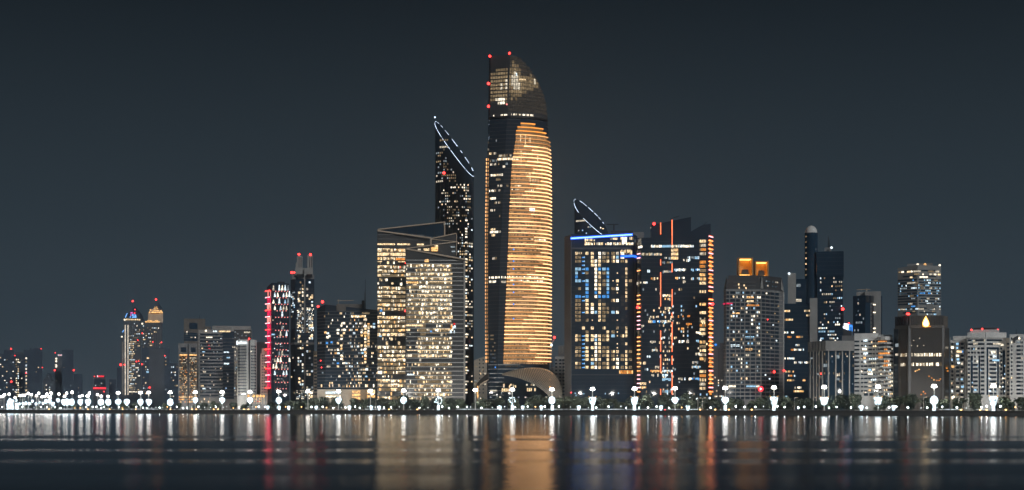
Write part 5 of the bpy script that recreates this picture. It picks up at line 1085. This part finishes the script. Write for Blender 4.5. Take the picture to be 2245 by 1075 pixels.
# lit pillars and urns at promenade level
def urn(top, bot, hgt, name):
    mb = MB(); mb.loft([[(r_ * math.cos(2 * math.pi * i / 10), r_ * math.sin(2 * math.pi * i / 10), z) for i in range(10)] for r_, z in ((bot, .6), (top * .9, hgt * .75), (top, hgt * .85), (top * .6, hgt))]); return mb.mesh(name, 'lantern')
ub = MB(); ub.loft([[(r_ * math.cos(2 * math.pi * i / 10), r_ * math.sin(2 * math.pi * i / 10), z) for i in range(10)] for r_, z in ((1.1, 0), (.8, .6))]); UBASE = ub.mesh('base', 'concrete')
URN, PILLAR = urn(1.7, .8, 4.6, 'glow_body'), urn(1.25, 1.25, 5.2, 'glow_body')
for px, kd in ((1269, 0), (1449, 0), (1508, 0), (1888, 0), (1959, 0), (831, 0), (814, 0), (766, 0), (693, 0), (633, 0), (612, 0), (587, 0), (1146, 0), (1187, 0), (1096, 0), (2048, 1), (2178, 1), (1123, 1), (1211, 1), (1299, 1), (1697, 1), (961, 1), (1590, 1), (1391, 1), (26, 1), (22, 1), (37, 1), (18, 1)):
    x, y = line(px, -14 if not kd else -3); t = thing('lantern', (x, y, GZ + .06), None, 'lantern', 'glowing lanterns along the promenade'); pend(t, px, 'white glowing urn lantern' if not kd else 'white glowing pillar lantern')
    link('base', UBASE, t); link('glow_body', PILLAR if kd else URN, t)
    if px < 40: t.scale = (1.6, 1.6, 1.6 if px != 22 else 2.6)
# small globe lamps on the promenade
gp = MB(); gp.tube((0, 0, 0), (0, 0, 3.1), .09, .07, 6); GPOLE = gp.mesh('pole', 'steel'); gb = MB(); gb.ball((0, 0, 3.5), .5, 10, 6); GLOBE = gb.mesh('globe', 'globe_lamp'); gw = MB(); gw.ball((0, 0, 3.5), .45, 10, 6); GLOBEW = gw.mesh('globe', 'sign_white'); ga = MB(); ga.ball((0, 0, 3.5), .42, 10, 6); GLOBEA = ga.mesh('globe', 'amber_globe')
px = 2262.0
while px > -5:
    step = 7.5 * rl.uniform(.45, 1.7); k = K(px); Y = Yp(px); dp = F * (.831 * Y + k * Y * .556) / Y ** 2 * step
    x, y = line(px, rl.uniform(-17, -9)); t = thing('globe_lamp', (x, y, GZ + .06), None, 'lamp', 'small globe lamps along the promenade')
    sc = rl.choice((.6, .75, .9, 1.0, 1.1)); t.scale = (sc, sc, rl.uniform(.7, 1.15)); am = rl.random() < .1
    pend(t, px, 'small amber globe lamp' if am else 'small white globe lamp'); link('pole', GPOLE, t); link('globe', GLOBEA if am else rl.choice((GLOBE, GLOBE, GLOBEW)), t)
    px -= dp
# low amber and white lights on the sea wall
bp = MB(); bp.tube((0, 0, 0), (0, 0, .7), .25, .2, 8); BPOST = bp.mesh('post', 'black_metal'); bl = MB(); bl.ball((0, 0, .95), .36, 8, 5); BW = bl.mesh('lamp', 'sign_white'); bl = MB(); bl.ball((0, 0, .95), .62, 8, 5); BA = bl.mesh('lamp', 'amber_globe'); bl = MB(); bl.ball((0, 0, .95), .5, 8, 5); BR = bl.mesh('lamp', 'red_lamp')
for px, c in [(2205, 'a'), (2163, 'a'), (2149, 'a'), (2107, 'a'), (1515, 'w'), (1535, 'a'), (1551, 'w'), (1418, 'w'), (1386, 'w'), (1374, 'w'), (1458, 'r'), (1480, 'w'), (1401, 'w'), (870, 'w'), (860, 'w'), (853, 'a'), (818, 'w'), (790, 'w'), (900, 'w'), (915, 'a'), (930, 'w'), (950, 'w'), (985, 'w')] + [(60 + 9.5 * i, rl.choice('wwwa')) for i in range(52)] + [(1568, 'a'), (1580, 'w'), (1598, 'a'), (1622, 'w'), (1633, 'w'), (1648, 'a')]:
    x, y = line(px, -25); t = thing('bollard_light', (x, y, GZ - .75 + 1.45), None, 'bollard light', 'low lights along the sea wall'); t.location.z = GZ + .7
    pend(t, px, {'a': 'low amber sea wall light', 'w': 'low white sea wall light', 'r': 'low red sea wall light'}[c])
    link('post', BPOST, t); link('lamp', {'a': BA, 'w': BW, 'r': BR}[c], t); t.scale = (.9, .9, .6) if c != 'a' else (1, 1, .7)
# side-road street lamps with short arms
sp = MB(); sp.tube((0, 0, 0), (0, 0, 11), .24, .16, 8); sp.tube((0, 0, 10.9), (1.6, 0, 11.3), .12, .1, 6); SPOLE = sp.mesh('pole', 'pale_rib'); sh = MB(); sh.box((2.0, 0, 11.25), (1.5, .6, .3)); SHEAD = sh.mesh('lamp_head', 'steel'); sl = MB(); sl.box((2.0, 0, 11.02), (1.3, .5, .14)); SLAMP = sl.mesh('bulb', 'A')
for px in (1742, 1783, 1865, 1946, 2025, 2102, 1050, 824, 1540, 1530):
    x, y = line(px, 30); t = thing('street_lamp', (x, y, GZ + .0), None, 'street lamp', 'street lamps behind the promenade trees'); pend(t, px, 'slim street lamp with short arm'); link('pole', SPOLE, t); h = link('lamp_head', SHEAD, t); link('bulb', SLAMP, h)

# ------------------------------------------------------------------ trees
def crown(seed, w, hgt, n, leaf='leaf'):
    r = random.Random(seed); mb = MB(); blobs = []
    for i in range(9):
        a = r.uniform(0, 6.28); d = r.uniform(.1, .62); blobs.append((w * d * math.cos(a), w * d * math.sin(a), hgt * r.uniform(.3, .8), r.uniform(.3, .5)))
    blobs.append((0, 0, hgt * .62, .5))
    for i in range(n):
        bx, by, bz, br = r.choice(blobs); 
        while True:
            v = Vector((r.uniform(-1, 1), r.uniform(-1, 1), r.uniform(-1, 1)))
            if .25 < v.length < 1: break
        v = v * (v.length ** -.45)
        c = Vector((bx + v.x * w * br, by + v.y * w * br, bz + v.z * hgt * br * .62))
        if c.z < hgt * .08: continue
        nrm = (v + Vector((r.uniform(-1, 1), r.uniform(-1, 1), r.uniform(-.6, 1)))).normalized(); u = nrm.orthogonal().normalized(); q = nrm.cross(u); s = r.uniform(.28, .7)
        ang = r.uniform(0, 6.28); u, q = u * math.cos(ang) + q * math.sin(ang), q * math.cos(ang) - u * math.sin(ang)
        mb.add([c - u * s - q * s * .5, c + u * s - q * s * .6, c + u * s * .7 + q * s * .6, c - u * s * .6 + q * s * .5], [(0, 1, 2, 3)])
    return mb.mesh('crown', leaf, fix=False)
def trunk(seed, hgt, w):
    r = random.Random(seed); mb = MB(); z0 = hgt * .42; mb.tube((0, 0, 0), (r.uniform(-.2, .2), r.uniform(-.2, .2), z0), .34, .24, 7)
    for i in range(5):
        a = 6.28 * i / 5 + r.uniform(-.4, .4); mb.tube((0, 0, z0 * .9), (w * .45 * math.cos(a), w * .45 * math.sin(a), hgt * r.uniform(.65, .85)), .17, .05, 5)
    return mb.mesh('trunk', 'bark')
KT = []
for i, (w, hh) in enumerate(((5.2, 9.5), (6.5, 10.5), (4.4, 9.0), (5.8, 8.5), (7.2, 11), (4.8, 11.5))): KT.append((crown(20 + i, w, hh, 1500, 'leaf' if i % 2 else 'leaf_dark'), trunk(40 + i, hh, w), w, hh))
def palm(seed):
    r = random.Random(seed); mb = MB(); top = (r.uniform(-.6, .6), r.uniform(-.6, .6), 8.4); k = 6
    tr = MB(); pr = Vector((0, 0, 0))
    for i in range(k): q = Vector((top[0] * ((i + 1) / k) ** 1.5, top[1] * ((i + 1) / k) ** 1.5, top[2] * (i + 1) / k)); tr.tube(pr, q, .34 - .03 * i, .31 - .03 * i, 7); pr = q
    for i in range(22):
        a = 6.28 * i / 22 + r.uniform(-.2, .2); el = r.uniform(-.3, 1.1); L = r.uniform(3.2, 4.2); pts = []; d = Vector((math.cos(a) * math.cos(el), math.sin(a) * math.cos(el), math.sin(el)))
        c = Vector(top)
        for j in range(7): pts.append(c.copy()); c = c + d * (L / 6); d = (d + Vector((0, 0, -.19))).normalized()
        for j in range(6):
            s = (pts[j + 1] - pts[j]).normalized().cross(Vector((0, 0, 1))).normalized(); wd = .75 * (1 - abs(j - 2.5) / 4.5)
            for sg in (-1, 1): mb.add([pts[j], pts[j + 1], pts[j + 1] + s * sg * wd + Vector((0, 0, -.35)) + d * .3, pts[j] + s * sg * wd * .9 + Vector((0, 0, -.35))], [(0, 1, 2, 3)])
    return mb.mesh('crown', 'palm_leaf', fix=False), tr.mesh('trunk', 'bark')
PT = [palm(i) for i in range(4)]
rt = random.Random(9)
def plant(px, off, kind, sc, word):
    x, y = line(px, off)
    if kind == 'palm':
        cm, tm = rt.choice(PT); t = thing('palm_tree', (x, y, GZ), None, 'palm tree', 'palms along the corniche')
    else:
        cm, tm, _, _ = KT[kind]; t = thing('leafy_tree', (x, y, GZ), None, 'tree', 'leafy trees along the corniche')
    pend(t, px, word); t.scale = (sc, sc, sc * rt.uniform(.9, 1.08)); t.rotation_euler[2] = rt.uniform(0, 6.28); link('trunk', tm, t); link('crown', cm, t)
px = 2275.0
while px > -20:
    k = K(px); Y = Yp(px); f = F * (.831 * Y + k * Y * .556) / Y ** 2; big = 1.25 if px > 640 else .85 if px > 230 else .6
    if rt.random() < (.93 if px > 560 else .72): i = rt.randrange(6); plant(px, rt.uniform(26, 46), i, big * rt.uniform(.85, 1.15), ('pale spreading tree' if i % 2 else 'dark dense tree'))
    px -= f * rt.uniform(8, 14)
px = 2270.0
while px > 600:
    k = K(px); Y = Yp(px); f = F * (.831 * Y + k * Y * .556) / Y ** 2; i = rt.randrange(6)
    if rt.random() < .8: plant(px, rt.uniform(6, 18), i, rt.uniform(.62, .9), 'small pale tree' if i % 2 else 'small dark tree')
    px -= f * rt.uniform(8, 17)
for px in (2232, 2205, 2112, 2096, 2040, 2012, 1985, 1963, 1740, 1728, 1366, 1345, 1250, 1236, 1180, 1170, 1068, 1330, 1560): plant(px, rt.uniform(1, 10), 'palm', rt.uniform(.75, 1.05), 'spiky palm')
settle()

# ------------------------------------------------------------------ humid night air
m, nt, out = nodes('night_haze'); v = nt.nodes.new('ShaderNodeVolumePrincipled'); v.inputs['Color'].default_value = (.62, .80, 1, 1); v.inputs['Density'].default_value = HAZE; v.inputs['Anisotropy'].default_value = .85
nt.links.new(v.outputs[0], out.inputs['Volume'])
mb = MB(); mb.box((0, 2450, 180), (6600, 5700, 366)); tag(link('haze', mb.mesh('haze', 'night_haze')), kind='stuff')
# ------------------------------------------------------------------ night sky and an added fill light from behind the viewer, standing for city glow
w = bpy.data.worlds.new('World'); S.world = w; w.use_nodes = True; nt = w.node_tree; bg = nt.nodes['Background']
tc = nt.nodes.new('ShaderNodeTexCoord'); sx = nt.nodes.new('ShaderNodeSeparateXYZ'); nt.links.new(tc.outputs['Generated'], sx.inputs[0])
cr = nt.nodes.new('ShaderNodeValToRGB'); nt.links.new(sx.outputs[2], cr.inputs[0])
E = cr.color_ramp.elements; E[0].position = 0; E[0].color = (.057, .079, .097, 1); E[1].position = 1; E[1].color = (.006, .009, .013, 1)
for pos, c in ((.05, (.0455, .064, .079)), (.12, (.0285, .0415, .0520)), (.26, (.0094, .0140, .0182))): e = E.new(pos); e.color = (*c, 1)
sky = nt.nodes.new('ShaderNodeTexSky'); sky.sky_type = 'NISHITA'; sky.sun_disc = False; sky.sun_elevation = R(26); sky.sun_rotation = R(215)
sc_ = nt.nodes.new('ShaderNodeVectorMath'); sc_.operation = 'SCALE'; nt.links.new(sky.outputs[0], sc_.inputs[0]); sc_.inputs['Scale'].default_value = .0002
ad = nt.nodes.new('ShaderNodeVectorMath'); ad.operation = 'ADD'; nt.links.new(cr.outputs[0], ad.inputs[0]); nt.links.new(sc_.outputs[0], ad.inputs[1])
nt.links.new(ad.outputs[0], bg.inputs[0]); bg.inputs[1].default_value = 1
sl_ = bpy.data.lights.new('fill_sun', 'SUN'); sl_.energy = 1.3; sl_.angle = R(8); sl_.color = (.97, .99, 1); so = bpy.data.objects.new('fill_sun', sl_); COL.objects.link(so); so.location = (300, -300, 400)
so.rotation_euler = Vector((-.42, .80, -.42)).to_track_quat('-Z', 'Y').to_euler()
S.view_settings.view_transform = 'Standard'; S.view_settings.look = 'None'; S.view_settings.exposure = 0; S.view_settings.gamma = 1
S.render.engine = 'CYCLES'; C = S.cycles
S.render.filter_size = 1.0; C.use_denoising = True; C.denoising_prefilter = 'ACCURATE'; C.use_light_tree = True; C.max_bounces = 5; C.diffuse_bounces = 2; C.glossy_bounces = 3; C.sample_clamp_indirect = 6; C.sample_clamp_direct = 0; C.caustics_reflective = False; C.caustics_refractive = False
S.render.resolution_x = 1024; S.render.resolution_y = 490
